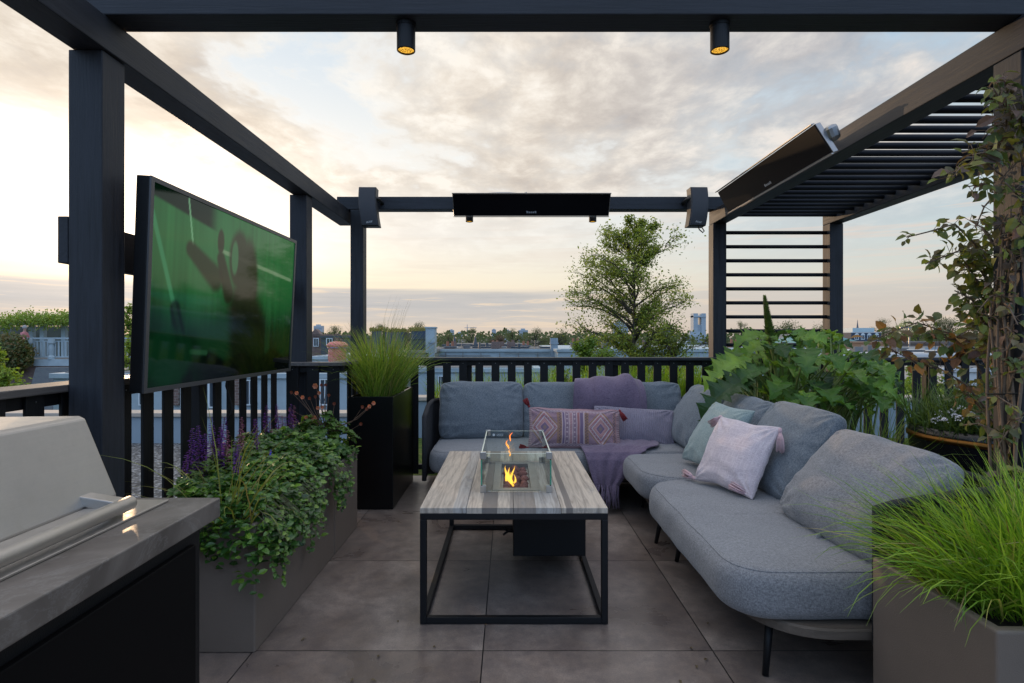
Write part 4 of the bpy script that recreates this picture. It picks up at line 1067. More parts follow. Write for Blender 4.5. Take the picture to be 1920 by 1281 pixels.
GST = m_plain('brown stems', (.12, .07, .045), .7)
def build_geum():
    t = thing('avens_plant', 'peach flowering plant with scalloped leaves at the far end of the taupe planters', 'plant', (-1.15, 3.5, .5))
    lv = MB(); rr = random.Random(9)
    for i in range(120):
        a = rr.uniform(0, 2 * PI); r = rr.random() ** .5 * .17
        p = Vector((-1.16 + math.cos(a) * r, 3.45 + math.sin(a) * r * 1.1, .60 + (.17 - r) * .9 + rr.uniform(-.05, .04)))
        lobed(lv, p, (math.cos(a), math.sin(a), rr.uniform(-.3, .5)), (0, 0, 1), rr.uniform(.05, .085), .07, 3, .6, .006, 9, .3)
    lv.build('leaves', m_leaf('scalloped leaves', [(.05, .12, .025), (.08, .17, .03), (.12, .22, .04)], .3), t)
    fl = [(547, 736, 'r'), (557, 737, 'p'), (568, 745, 'p'), (592, 724, 'P'), (603, 722, 'r'), (611, 722, 'r'), (599, 737, 'p'), (581, 747, 'r'), (592, 744, 'r'), (617, 741, 'r'), (597, 765, 'p'), (605, 764, 'p'), (590, 784, 'P'), (627, 757, 'r'), (575, 783, 'p'), (680, 763, 'r'), (688, 767, 'r'), (693, 762, 'p'), (701, 756, 'p'), (677, 795, 'r'), (544, 768, 'r')]
    for (px, py, k) in fl:
        st = MB()
        Y = 3.45 + rr.uniform(-.06, .06); p = at(px, py, Y)
        root = Vector((-1.12, 3.45, .66)); mid = root.lerp(p, .55) + Vector((rr.gauss(0, .01) + (.03 if px > 650 else 0), 0, -.02 if px > 650 else .01))
        st.tube([root, mid, p], [.0022, .0017, .0011], 4); st.build('stem', GST, t)
        f = MB(); r = {'r': .013, 'p': .015, 'P': .021}[k]
        for j in range(6 if k != 'r' else 8):
            a = 2 * PI * j / (6 if k != 'r' else 8) + rr.random() * .3; d = Vector((math.cos(a), -.35, math.sin(a)))
            f.leaf(p, d, (0, -1, 0), r, r * (.95 if k != 'r' else .5), .15, -.2)
        f.build('flower', RUST if k == 'r' else PEACH, t)
build_geum()

def build_acanthus():
    t = thing('large_leaf_plant', 'tall plant with huge jagged green leaves and one pointed flower spike behind the sofa', 'plant', (2.0, 4.05, 0))
    rr = random.Random(31); lv = MB(); st = MB()
    base = Vector((2.0, 4.1, .35))
    tips = []
    for i in range(165):
        f = i / 165
        px = rr.uniform(1330, 1660); dome = 1 - abs((px - 1500) / 215) ** 2.3
        py = 742 - dome * rr.uniform(-.12, 1.0) * 128
        if px < 1400: py = max(py, 655 + rr.uniform(0, 40))
        Y = rr.uniform(max(3.4, 1.80 * 1060 / (px - 954)), 4.85); p = at(px, py, Y)
        tips.append(p)
    for p in tips:
        b = base + Vector((rr.gauss(0, .10) + (.25 if p.x > 2.2 else 0), rr.gauss(0, .15), 0)); mid = b.lerp(p, .6) + Vector((0, 0, .10))
        st.tube([b, mid, p], [.009, .007, .004], 5)
        out = Vector((p.x - b.x, p.y - b.y - .35, 0)); d = out.normalized() + Vector((rr.gauss(0, .35), rr.gauss(0, .35), rr.uniform(-.35, .35)))
        L = rr.uniform(.15, .27); lobed(lv, p - d.normalized() * L * .35, d, (rr.gauss(0, .25), -.45 + rr.gauss(0, .25), 1), L, L * rr.uniform(.75, .95), rr.choice((5, 6)), rr.uniform(.4, 1.1), .014, 54, .58)
    # long leaves reaching left and right
    for (a, b_, Y) in (((1410, 672), (1322, 690), 3.9), ((1420, 705), (1310, 740), 3.75), ((1400, 660), (1345, 665), 4.1), ((1620, 700), (1690, 755), 3.7), ((1600, 660), (1665, 700), 3.9), ((1440, 630), (1385, 620), 4.0), ((1465, 640), (1500, 615), 4.0), ((1440, 690), (1375, 700), 3.8)):
        A, B = at(a[0], a[1], Y), at(b_[0], b_[1], Y - .15)
        st.tube([base, base.lerp(A, .6) + Vector((0, 0, .12)), A], [.010, .008, .005], 5)
        L = (B - A).length; lobed(lv, A, B - A, (0, -.5, 1), L, L * .62, 7, .7, .016, 63, .60)
    lv.build('leaves', ACAN, t); st.build('stalks', m_plain('leaf stalks', (.14, .20, .05), .5), t)
    b = Vector((1.93, 4.0, .4)); tp = at(1433, 554, 4.0); s = MB(); lo = at(1445, 642, 4.0)
    s.tube([b, b.lerp(lo, .5) + Vector((.03, 0, 0)), lo, tp], [.015, .013, .010, .004], 8); s.build('flower_stalk', m_plain('spike stalk', (.22, .27, .06), .5), t, smooth=True)
    f = MB(); n = 46
    for i in range(n):
        q = i / n; p = lo.lerp(tp, q); w = .036 * (1 - q) ** .6 + .012 if q > .25 else .026 + .03 * abs(math.sin(i * 2.1))
        for k in range(5):
            a = k * 2 * PI / 5 + i * .7; f.leaf(p, (math.cos(a), math.sin(a), 1.5 if q > .1 else .3), (math.cos(a), math.sin(a), 0), w * 1.1, w * .6, .2, -.2)
    f.build('flower_spike', m_leaf('spike bracts', [(.10, .18, .05), (.15, .24, .06), (.16, .15, .10)], .25), t)
    q = planter('hidden_planter', 'dark planter box behind the sofa holding the large leaved plant', 1.78, 2.55, 3.0, 4.7, .42, BLK)
build_acanthus()

def build_pot():
    t = thing('round_planter', 'round black planter with a gold rim and white flowers beside the right post', 'planter', (2.56, 2.92, 0))
    r = .41; cx, cy = 2.56, 2.92
    MB().lathe(cx, cy, [(.0001, .003), (r * .8, .003), (r * .84, .03), (r, .70)], 56).build('pot', BLKG, t, smooth=True)
    MB().lathe(cx, cy, [(r, .7005), (r + .008, .705), (r + .008, .722), (r - .002, .730)], 56).build('gold_rim', m_plain('gold rim', (.20, .095, .025), .4, 1, .1, 10), t, smooth=True)
    MB().lathe(cx, cy, [(r - .002, .731), (r - .005, .765), (r - .022, .765), (r - .03, .70), (.0001, .70)], 56).build('inner_band', BLKG, t, smooth=True)
    p = thing('white_flowering_plant', 'bushy plant with small white flower heads in the round black planter', 'plant', (cx, cy, .7))
    m = MB(); f = MB(); rr = random.Random(77)
    for i in range(1500):
        a = rr.uniform(0, 2 * PI); q = rr.random() ** .5; x, y = cx + r * q * math.cos(a), cy + r * q * math.sin(a)
        m.blade((x, y, .72), rr.uniform(0, 6.28), rr.uniform(.14, .34), rr.uniform(0, .6), rr.uniform(.5, 1.6), .007, 4)
    for i in range(3800):
        a = rr.uniform(0, 2 * PI); q = rr.random() ** .5 * .98; x, y = cx + r * q * math.cos(a), cy + r * q * math.sin(a)
        a = rr.uniform(0, 2 * PI); m.leaf((x, y, .74 + rr.random() * .30 * (1.1 - q)), (math.cos(a), math.sin(a), .4), (0, 0, 1), .035, .014)
    POTM = m; PM = ('pot'); _f = lambda: m.build('foliage', m_leaf('pot foliage', [(.04, .08, .025), (.08, .15, .035), (.13, .2, .04)], .3), p)
    for (px, py, Y) in ((1785, 773, 2.8), (1790, 782, 2.75), (1803, 767, 2.8), (1764, 786, 2.8), (1770, 790, 2.72), (1820, 778, 2.7), (1798, 785, 2.7), (1760, 775, 2.9), (1838, 787, 2.65), (1752, 790, 2.85)):
        c = at(px, py, Y); f = MB()
        for j in range(26):
            d = Vector((rr.gauss(0, 1), rr.gauss(0, 1), rr.gauss(0, 1) * .6 + .4)).normalized(); f.leaf(c + d * .012, d, (0, 0, 1), .008, .007)
        f.build('flower_head', WHITEF, p); m.tube([c, (c.x + .01, c.y + .02, .72)], .0014, 4)
    _f()
build_pot()

# climber on the right post
def build_vine():
    rr = random.Random(13)
    t = thing('climbing_vine', 'woody vine with green and burgundy leaves climbing the near right post', 'climber', (1.84, 1.97, 0))
    st = MB(); lv = MB()
    for k in range(7):
        x = 1.795 - .004 * (k % 3); yb = 2.0 + .015 * k; pts = []; ph = rr.uniform(0, 6)
        for i in range(40):
            z = .1 + i * .055; pts.append((x + .008 * math.sin(z * 5 + ph), yb + .022 * math.sin(z * 2.6 + ph) + .010 * math.sin(z * 7 + ph), z))
        n = rr.randint(24, 40); st.tube(pts[:n], [.0075 * (1 - i / 60) for i in range(n)], 7)
    def spray(pts, nl, size, mb=lv, sp=.035):
        pts = [Vector(p) for p in pts]; st.tube(pts, [.0035 * (1 - .6 * i / len(pts)) for i in range(len(pts))], 5)
        for i in range(nl):
            k = rr.random() ** .8 * (len(pts) - 1.001); a = int(k); p = pts[a].lerp(pts[a + 1], k - a)
            o = Vector((rr.gauss(0, 1), rr.gauss(0, 1), rr.gauss(0, 1))).normalized() * rr.random() * sp
            st.tube([p, p + o], .0012, 3)
            d = Vector((o.x, o.y - .01, o.z * .5)).normalized() + Vector((rr.gauss(0, .5), rr.gauss(0, .5), -.5 + rr.gauss(0, .4))); L = size * rr.uniform(.65, 1.25)
            mb.leaf(p + o, d, (rr.gauss(0, .5), -.6, .8 + rr.gauss(0, .4)), L, L * .62, .16, .25)
    # leaves along the post
    for i in range(58):
        z = rr.uniform(.55, 2.16); px = rr.uniform(1862, 1925)
        if z < 1.25 and rr.random() < .55: continue
        p = Vector((1.785, 2.03 + rr.gauss(0, .04), z)); q = p + Vector((-abs(rr.gauss(0, .06)), rr.gauss(-.02, .09), rr.gauss(.02, .07)))
        spray([p, p.lerp(q, .5) + Vector((0, 0, .02)), q], 10, .035, sp=.045)
    for i in range(12):
        p = Vector((1.80, 1.97, rr.uniform(1.5, 2.1))); spray([p, p + Vector((rr.uniform(-.12, .08), -.05, rr.uniform(-.02, .14)))], 9, .055, sp=.06)
    def br(ps, nl, size, Y=2.0, sp=.045):
        pts = [at(px, py, Y + dy) for (px, py, dy) in ps]; spray(pts, nl, size, sp=sp)
    br([(1880, 330, 0), (1840, 300, -.05), (1800, 315, -.05), (1785, 335, -.05)], 26, .05)
    br([(1880, 300, 0), (1850, 285, -.05), (1825, 290, -.05)], 20, .05)
    br([(1880, 360, 0), (1845, 345, .0), (1815, 350, .0)], 16, .045)
    br([(1885, 200, 0), (1868, 175, -.05), (1862, 165, -.05)], 8, .045); br([(1900, 240, 0), (1885, 180, 0), (1880, 140, 0)], 18, .05)
    t2 = thing('flowering_shrub', 'loose leafy shrub with long arching branches reaching left of the right post', 'shrub', (1.95, 2.15, 0))
    lv.build('leaves', VINEL, t); st.build('stems', VINES, t, smooth=True)
    for z in (1.30, 1.02, .72):
        MB().tube([(1.80, 2.135, z), (1.765, 2.08, z), (1.768, 2.02, z + .005), (1.80, 1.985, z + .01), (1.94, 1.99, z + .012)], .003, 5).build('tie_wire', BLK, t)
    st = MB(); lv = MB()
    def br2(ps, nl, size, sp=.05, Y=2.2):
        pts = [at(px, py, Y + dy) for (px, py, dy) in ps]
        pts = [Vector(p) for p in pts]; st.tube(pts, [.0045 * (1 - .6 * i / len(pts)) for i in range(len(pts))], 5)
        for i in range(int(nl * .78)):
            k = rr.random() ** .9 * (len(pts) - 1.001); a = int(k); p = pts[a].lerp(pts[a + 1], k - a)
            o = Vector((rr.gauss(0, 1), rr.gauss(0, 1), rr.gauss(0, 1))).normalized() * rr.random() * sp; st.tube([p, p + o], .0011, 3)
            d = o.normalized() + Vector((rr.gauss(0, .4), rr.gauss(0, .4), -.3)); L = size * rr.uniform(.6, 1.2)
            lv.leaf(p + o, d, (rr.gauss(0, .6), -.5, .8 + rr.gauss(0, .5)), L, L * .68, .15, .2)
    br2([(1870, 520, 0), (1830, 460, 0), (1790, 420, 0), (1740, 435, 0), (1700, 445, 0)], 60, .036, .035)
    br2([(1872, 590, 0), (1850, 530, 0), (1835, 470, 0)], 90, .040, .07)
    br2([(1872, 640, 0), (1840, 600, 0), (1822, 560, 0)], 80, .040, .06)
    br2([(1870, 560, 0), (1835, 500, 0), (1800, 470, 0), (1760, 485, 0), (1735, 495, 0)], 60, .044)
    br2([(1870, 600, 0), (1840, 540, 0), (1815, 500, 0), (1800, 480, 0)], 70, .046, .06)
    br2([(1870, 640, 0), (1845, 590, 0), (1820, 560, 0), (1790, 545, 0)], 60, .044, .06)
    br2([(1875, 480, 0), (1855, 440, 0), (1840, 425, 0)], 36, .046, .06); br2([(1880, 700, 0), (1850, 620, 0), (1840, 570, 0)], 50, .046, .07)
    lv.build('leaves', m_leaf('shrub leaves', [(.10, .15, .045), (.16, .20, .05), (.24, .29, .055), (.15, .12, .08), (.11, .16, .06)], .38), t2); st.build('branches', VINES, t2, smooth=True)
    t3 = thing('rusty_shrub', 'rose like shrub with rusty red and green leaves in front of the right railing', 'shrub', (2.2, 2.5, .7))
    st = MB(); lv = MB()
    br2([(1870, 760, 0), (1830, 680, 0), (1780, 625, 0), (1720, 605, 0), (1680, 620, 0), (1630, 640, 0)], 105, .05, .06, 2.45)
    br2([(1870, 740, 0), (1840, 660, 0), (1800, 640, 0), (1740, 625, 0)], 80, .05, .07, 2.45)
    br2([(1860, 780, 0), (1810, 720, 0), (1760, 690, 0), (1720, 680, 0), (1660, 650, 0)], 80, .048, .06, 2.45)
    br2([(1880, 700, 0), (1850, 640, 0), (1830, 600, 0)], 70, .05, .07, 2.4); br2([(1870, 800, 0), (1835, 760, 0), (1790, 720, 0)], 60, .045, .07, 2.5)
    lv.build('leaves', ROSEL, t3); st.build('branches', VINES, t3, smooth=True)
build_vine()

# ------------------------------------------------------------------ outdoor kitchen
def build_kitchen():
    n = NT('grey ceramic worktop'); v = n.coord(); a = n.noise(v, 4, 6, .65, 1.2); b = n.noise(v, 18, 5, .7)
    c = n.ramp(a, [(.32, (.085, .072, .062)), (.5, (.130, .112, .098)), (.66, (.185, .162, .143))])
    ve = n.ramp(n.noise(v, 3.2, 8, .7, 1.5), [(.485, 0.0), (.5, .45), (.515, 0.0)]); c = n.mix(ve, c, (.26, .245, .23))
    c = n.mix(n.ramp(b, [(.35, .4), (.6, 0)]), c, (.11, .095, .085)); n.bsdf(c, .42, 0, n.bump(b, .2, .002), .45)
    t = thing('outdoor_kitchen', 'black outdoor kitchen cabinet with a grey stone worktop in the left foreground', 'kitchen counter', (-.95, .5, 0))
    boxo('worktop', n.m, (-1.40, -.5855, -.7, 1.148, .8605, .900), t, .0025)
    boxo('cabinet', BLK, (-1.38, -.612, -.7, 1.120, .004, .8600), t, .002)
    boxo('door', m_plain('black door panel', (.003, .003, .0035), .6, 0, .1, 9, spec=.12), (-.6115, -.600, -.1, 1.085, .06, .828), t, .002)
    # barbecue built in
    g = thing('barbecue', 'stainless steel barbecue with sloping lid and tubular handle set into the worktop', 'barbecue', (-1.0, .6, .9))
    ns = NT('brushed stainless'); br = ns.noise(ns.coord((1, .02, 1)), 300, 3); sm = ns.noise(ns.coord(), 7, 5, .65)
    smu = ns.noise(ns.coord((1, 1, 1)), 60, 4, .7)
    ns.bsdf(ns.mix(sm, (.42, .40, .38), (.56, .54, .51)), ns.ramp(ns.math('ADD', ns.math('MULTIPLY', br, .4), ns.math('MULTIPLY', smu, .6)), [(.3, .36), (.7, .60)]), 1, ns.bump(br, .06, .001), .5)
    y0, y1 = -.3, 1.085
    prof = [(-1.32, .905), (-1.32, 1.0), (-1.20, 1.070), (-.822, 1.0745), (-.812, 1.070), (-.752, .925), (-.752, .905)]
    m = MB(); k = len(prof); m.add([(x, y0, z) for x, z in prof] + [(x, y1, z) for x, z in prof], [(i, (i + 1) % k, k + (i + 1) % k, k + i) for i in range(k)] + [tuple(reversed(range(k))), tuple(range(k, 2 * k))])
    m.f = [f[::-1] for f in m.f]
    m.build('lid', ns.m, g, bevel=.004)
    boxo('base_frame', ns.m, (-1.36, -.672, -.35, 1.118, .9005, .9045), g, .001)
    boxo('front_fascia', ns.m, (-.751, -.722, -.3, 1.06, .9046, .922), g, .002)
    MB().tube([(-.692, -.3, .9225), (-.692, 1.035, .9225)], .0125, 20).build('handle', ns.m, g, smooth=True, bevel=.001)
    for y in (1.0, .1): MB().hexa([(-.765, y, .925), (-.692, y, .914), (-.692, y + .03, .914), (-.765, y + .03, .925), (-.772, y, .945), (-.692, y, .932), (-.692, y + .03, .932), (-.772, y + .03, .945)]).build('handle_bracket', ns.m, g, bevel=.002)
build_kitchen()

def fallen_leaves():
    rr = random.Random(21); lm = m_leaf('fallen leaf', [(.16, .11, .05), (.10, .06, .035), (.14, .17, .05)], .1)
    for i in range(12):
        x, y = rr.choice(((rr.uniform(-.95, -.45), rr.uniform(2.0, 3.8)), (rr.uniform(.5, 1.1), rr.uniform(1.9, 2.6)), (rr.uniform(-.6, .8), rr.uniform(1.95, 2.3))))
        m = MB(); q = rr.uniform(0, 6.28); m.leaf((x, y, .006), (math.cos(q), math.sin(q), .12), (0, 0, 1), rr.uniform(.012, .026), .010, .2, .3)
        o = m.build('fallen_leaf', lm); tag(o, 'tiny dry leaf lying on the floor tiles', 'leaf', 'fallen leaves on the tiles')
fallen_leaves()

# ------------------------------------------------------------------ trees
def grow_tree(name, label, base, top_z, prof, nlimb, leafn, leafL, mat, seed, trunk_r=.16, lean=0, first=None, group=None, cat='tree'):
    """prof(q) -> crown radius at height fraction q (0..1 of the crown)"""
    rr = random.Random(seed); t = thing(name, label, cat, base, group)
    b = Vector(base); tp = Vector((base[0] + lean, base[1], top_z)); z0 = first
    m = MB(); pts = []; N = 16
    for i in range(N + 1):
        q = i / N; p = b.lerp(tp, q); p.x += .10 * math.sin(q * 9 + seed) * (1 - q); pts.append(p)
    m.tube(pts, [trunk_r * (1 - .93 * i / N) for i in range(N + 1)], 8)
    tips = []
    for k in range(nlimb):
        q = ((k + rr.random()) / nlimb) ** .85; z = z0 + (top_z - z0) * q * .97
        s = (z - b.z) / (tp.z - b.z); st = b.lerp(tp, s)
        rad = prof(min(1, q)) * rr.choice((.45, .7, .9, 1.0, 1.05)) * rr.uniform(.88, 1.1); az = rr.uniform(0, 2 * PI)
        rise = rad * rr.uniform(.35, .75) + .08; z = max(z, z0 * 0 + b.z + 1)
        e = st + Vector((math.cos(az) * rad, math.sin(az) * rad, 0)); lp = [st - Vector((0, 0, rise))]
        for i in range(1, 7):
            f = i / 6; lp.append(lp[0].lerp(e, f) + Vector((rr.gauss(0, .04), rr.gauss(0, .04), rr.gauss(0, .03) + .12 * rad * math.sin(f * PI))))
        r0 = trunk_r * .30 * (1 - .6 * q); m.tube(lp, [r0 * (1 - .85 * i / 6) + .004 for i in range(7)], 5)
        for j in range(11):
            f = rr.uniform(.20, 1.0); i = min(5, int(f * 6)); p = lp[i].lerp(lp[i + 1], f * 6 - i)
            L = rad * rr.uniform(.14, .34); a2 = az + rr.uniform(-1.3, 1.3); d = Vector((math.cos(a2), math.sin(a2), rr.uniform(-.1, .9))).normalized()
            p2 = p + d * L; mid = p.lerp(p2, .5) + Vector((rr.gauss(0, .03), rr.gauss(0, .03), rr.gauss(0, .03))); m.tube([p, mid, p2], [.012, .008, .004], 4)
            for w in range(3):
                d3 = (d + Vector((rr.gauss(0, .7), rr.gauss(0, .7), rr.gauss(0, .5)))).normalized(); s3 = p.lerp(p2, rr.uniform(.4, 1)); p3 = s3 + d3 * L * .5
                m.tube([s3, p3], [.006, .003], 3); tips.append((p3, L))
            tips.append((p2, L))
    m.build('trunk', BARK, t, smooth=True)
    lv = MB()
    for i in range(leafn):
        p, L = tips[int(rr.random() * len(tips))]
        c = p + Vector((rr.gauss(0, 1), rr.gauss(0, 1), rr.gauss(0, 1))) * (.05 + .20 * L)
        d = Vector((rr.gauss(0, 1), rr.gauss(0, 1), rr.gauss(-.2, .8))); up = Vector((rr.gauss(0, .6), rr.gauss(0, .6), 1))
        l = leafL * rr.uniform(.6, 1.3); lv.lf(c, d, up, l, l * .62)
    lv.build('crown', mat, t)
    return t
def prof_main(q):
    P = [(0, 1.35), (.2, 1.6), (.33, 1.78), (.535, 2.0), (.68, 1.8), (.776, 1.55), (.91, 1.0), (1, .3), (1.2, .3)]
    for (x0, y0), (x1, y1) in zip(P, P[1:]):
        if q <= x1: return .93 * (y0 + (y1 - y0) * (q - x0) / (x1 - x0))
    return .3
def prof_old(q): return 2.1 * max(.02, math.sin(PI * (.30 + .68 * q))) ** .85 * (.86 + .14 * math.sin(q * 11 + 1)) + .05
grow_tree('deciduous_tree', 'tall airy tree with light green leaves standing alone behind the far railing', (4.0, 18, -9.8), 5.15, prof_main, 64, 29000, .080, m_leaf('alder leaves', [(.12, .18, .035), (.18, .25, .05), (.24, .32, .06), (.32, .38, .09)], .42, .5, .3, 1.6), 5, .16, 0, .25)
def prof_bush(q): return 1.5 * math.sin(PI * min(1, q * .75 + .22)) ** .7
grow_tree('bushy_tree', 'lower bushy tree crown just left of the tall tree', (2.35, 16.5, -9.8), 1.28, lambda q: 1.15 * math.sin(PI * min(1, q * .75 + .22)) ** .7, 26, 8000, .10, m_leaf('maple leaves', [(.10, .18, .03), (.15, .25, .04), (.20, .31, .05)], .38), 8, .12, 0, -1.5)
grow_tree('bushy_tree', 'lower bushy tree crown right of the tall tree, beside the trellis', (5.0, 17.5, -9.8), 1.75, lambda q: 1.35 * math.sin(PI * min(1, q * .7 + .22)) ** .6, 26, 7000, .09, TREEL, 9, .12, 0, -1.2)
grow_tree('bushy_tree', 'green tree crown seen through the right railing slats', (6.9, 10, -9.8), .55, lambda q: 1.5 * math.sin(PI * min(1, q * .75 + .2)) ** .7, 24, 9000, .085, TREEB, 10, .1, 0, -3.4)
grow_tree('bushy_tree', 'green tree crown below the white wall behind the right railing', (9.0, 12, -9.8), .35, lambda q: 1.7 * math.sin(PI * min(1, q * .75 + .2)) ** .7, 24, 7000, .10, TREEL, 11, .1, 0, -3.4)
grow_tree('small_tree', 'yellow green shrub tree at the left edge beyond the railing', (-10.85, 12, -9.8), 1.12, lambda q: .85 * math.sin(PI * min(1, q * .55 + .42)) ** .8, 30, 9000, .085, TREEB, 12, .08, 0, -1.8)
grow_tree('small_tree', 'slender bright green tree between the left post and the television', (-9.4, 14, -9.8), 2.1, lambda q: .35 * (1 - q) ** .5 + .08, 20, 3000, .08, TREEB, 14, .06, 0, -1)
grow_tree('small_tree', 'yellow green shrub rising behind the right railing beyond the vine', (7.9, 11, -9.8), .86, lambda q: .45 * math.sin(PI * min(1, q * .6 + .38)), 14, 2400, .07, TREEB, 15, .05, 0, -.8)

def far_tree(label, px, ptop, pbase, half, Y, mat, seed, n=3600):
    rr = random.Random(seed); c = at(px, pbase, Y); top = at(px, ptop, Y).z; rad = half * Y / F; hgt = top - c.z
    t = thing('distant_tree', label, 'tree', (c.x, Y, -9.8)); m = MB()
    m.tube([(c.x, Y, -9.8), (c.x, Y, c.z + hgt * .3)], [rad * .1, rad * .06], 6)
    lobes = []
    for k in range(20):
        a = rr.uniform(0, 2 * PI); q = rr.random(); z = c.z + hgt * (.05 + .80 * q); w = rad * (1 - max(0, q - .35) * 1.15) * rr.random() ** .5
        lobes.append((Vector((c.x + w * math.cos(a), Y + w * math.sin(a), z)), rad * rr.uniform(.22, .40)))
        m.tube([(c.x, Y, c.z + (z - c.z) * .4), lobes[-1][0]], [rad * .03, rad * .015], 4)
    m.build('trunk', BARK, t)
    lv = MB(); per = n // 20; l = rad * .055
    for p, r in lobes:
        for i in range(per):
            d = Vector((rr.gauss(0, 1), rr.gauss(0, 1), rr.gauss(0, .8))); d = d.normalized() * r * rr.uniform(.35, 1.12)
            lv.lf(p + d, (rr.gauss(0, 1), rr.gauss(0, 1), rr.gauss(0, 1)), (rr.gauss(0, .5), rr.gauss(0, .5), 1), l * rr.uniform(.6, 1.4), l * .7)
    lv.build('crown', mat, t)
for i, a in enumerate([
    ('round distant tree above the pink wrapped chimney', 628, 610, 640, 20, 70, TREEF), ('airy distant tree above the roof boxes, left one', 713, 604, 634, 15, 45, TREEF),
    ('airy distant tree above the roof boxes beside the pale chimney', 786, 603, 632, 19, 45, TREEF), ('distant tree right of the pale chimney', 840, 622, 648, 26, 110, TREEF),
    ('tall dark distant tree by the crane', 884, 613, 650, 20, 100, TREEF), ('distant dark copper coloured tree on the skyline', 936, 630, 650, 24, 95, TREER),
    ('wide distant tree left of centre on the skyline', 960, 617, 650, 28, 105, TREEF), ('distant tree with a rough crown near the tall tree', 1003, 612, 650, 26, 100, TREEF),
    ('rounded distant tree just left of the tall tree', 1048, 622, 652, 34, 110, TREEF), ('narrow pointed distant tree behind the trellis rods', 1390, 597, 650, 20, 80, TREEF),
    ('broad distant tree behind the trellis rods', 1470, 602, 648, 42, 95, TREEF), ('distant tree behind the far right post', 1540, 606, 650, 34, 100, TREEF),
    ('round distant tree right of the church spire', 1656, 597, 630, 22, 120, TREEF), ('tall bright distant tree beside the blue building', 1700, 593, 650, 26, 90, TREEB),
    ('dark distant tree above the brown wall', 1722, 612, 655, 26, 70, TREEL), ('pale distant tree near the climbing shrub', 1775, 592, 640, 36, 130, TREEF), ('distant tree at the right behind the climbing shrub', 1830, 600, 650, 34, 100, TREEF),
    ('distant green tree at the foot of the blue building', 1590, 618, 650, 14, 85, TREEF), ('distant tree beyond the middle left post', 602, 622, 640, 12, 75, TREEF)]):
    far_tree(*a, 50 + i)
def treeline():
    rr = random.Random(99); m = MB()
    for i in range(26000):
        px = rr.uniform(-900, 2900); Y = rr.uniform(150, 210); k = noise.noise((px / 75, 1, 0)) * 11 + noise.noise((px / 24, 5, 0)) * 5 + noise.noise((px / 8, Y, 0)) * 1.5
        p = at(px, 658 - rr.random() ** .7 * (33 + k), Y); l = rr.uniform(.5, 1.2)
        m.lf(p, (rr.gauss(0, 1), rr.gauss(0, .5), rr.gauss(0, 1)), (0, -1, .6), l, l * .8)
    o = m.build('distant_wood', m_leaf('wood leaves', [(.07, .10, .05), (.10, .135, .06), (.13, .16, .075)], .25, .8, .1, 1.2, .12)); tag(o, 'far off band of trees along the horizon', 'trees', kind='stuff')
    m = MB()
    for i in range(9000):      # trees to the east, seen only as reflections
        a = rr.uniform(-.9, .62); d = rr.uniform(28, 40); k = noise.noise((a * 9, 1, 0)) * 1.2 + noise.noise((a * 30, 5, 0)) * .7
        p = Vector((math.cos(a) * d, math.sin(a) * d, rr.uniform(-2, 3.2 + k))); l = rr.uniform(.3, .7)
        m.lf(p, (rr.gauss(0, .5), rr.gauss(0, 1), rr.gauss(0, 1)), (-1, 0, .6), l, l * .8)
    o = m.build('eastern_wood', TREEF); tag(o, 'belt of trees to the right of the terrace, mirrored in the screen', 'trees', kind='stuff')
treeline()

# ------------------------------------------------------------------ city
def m_brick(name, c1, c2):
    n = NT(name); v = n.coord(rot=(PI / 2, 0, 0)); b = n.n('TexBrick'); n.set(b.inputs[0], v); b.inputs['Scale'].default_value = 4
    n.set(b.inputs['Color1'], c1); n.set(b.inputs['Color2'], c2); n.set(b.inputs['Mortar'], (.25, .22, .2)); n.bsdf(b.outputs[0], .9); return n.m
BRICK = m_brick('brown brick', (.14, .09, .075), (.20, .13, .11)); PBLUE = m_plain('pale blue render', (.34, .42, .46), .75, 0, .30, 2.2, .4, 20, det=9)
PBLUE2 = m_plain('blue grey render', (.25, .31, .36), .7, 0, .15, 1); SLATE = m_plain('slate roof', (.06, .075, .09), .6, 0, .3, 3, .4, 12)
ROOFG = m_plain('roof felt', (.16, .165, .17), .85, 0, .3, 2); WFR = m_plain('white window frame', (.65, .72, .75), .5); PANE = m_plain('window glass', (.05, .07, .09), .12, 0, .3, 4)
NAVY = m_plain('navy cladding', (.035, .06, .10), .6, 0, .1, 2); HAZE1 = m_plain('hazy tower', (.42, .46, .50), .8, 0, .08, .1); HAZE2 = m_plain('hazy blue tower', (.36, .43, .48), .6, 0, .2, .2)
WHT = m_plain('white render', (.62, .62, .62), .8, 0, .08, 1); TAN = m_plain('brown timber wall', (.17, .13, .11), .8, 0, .2, 2); TURQ = m_plain('turquoise roof glass', (.07, .26, .28), .25, 0, .3, 4)
CAPST = m_plain('warm coping', (.42, .36, .30), .8, 0, .1, 3)

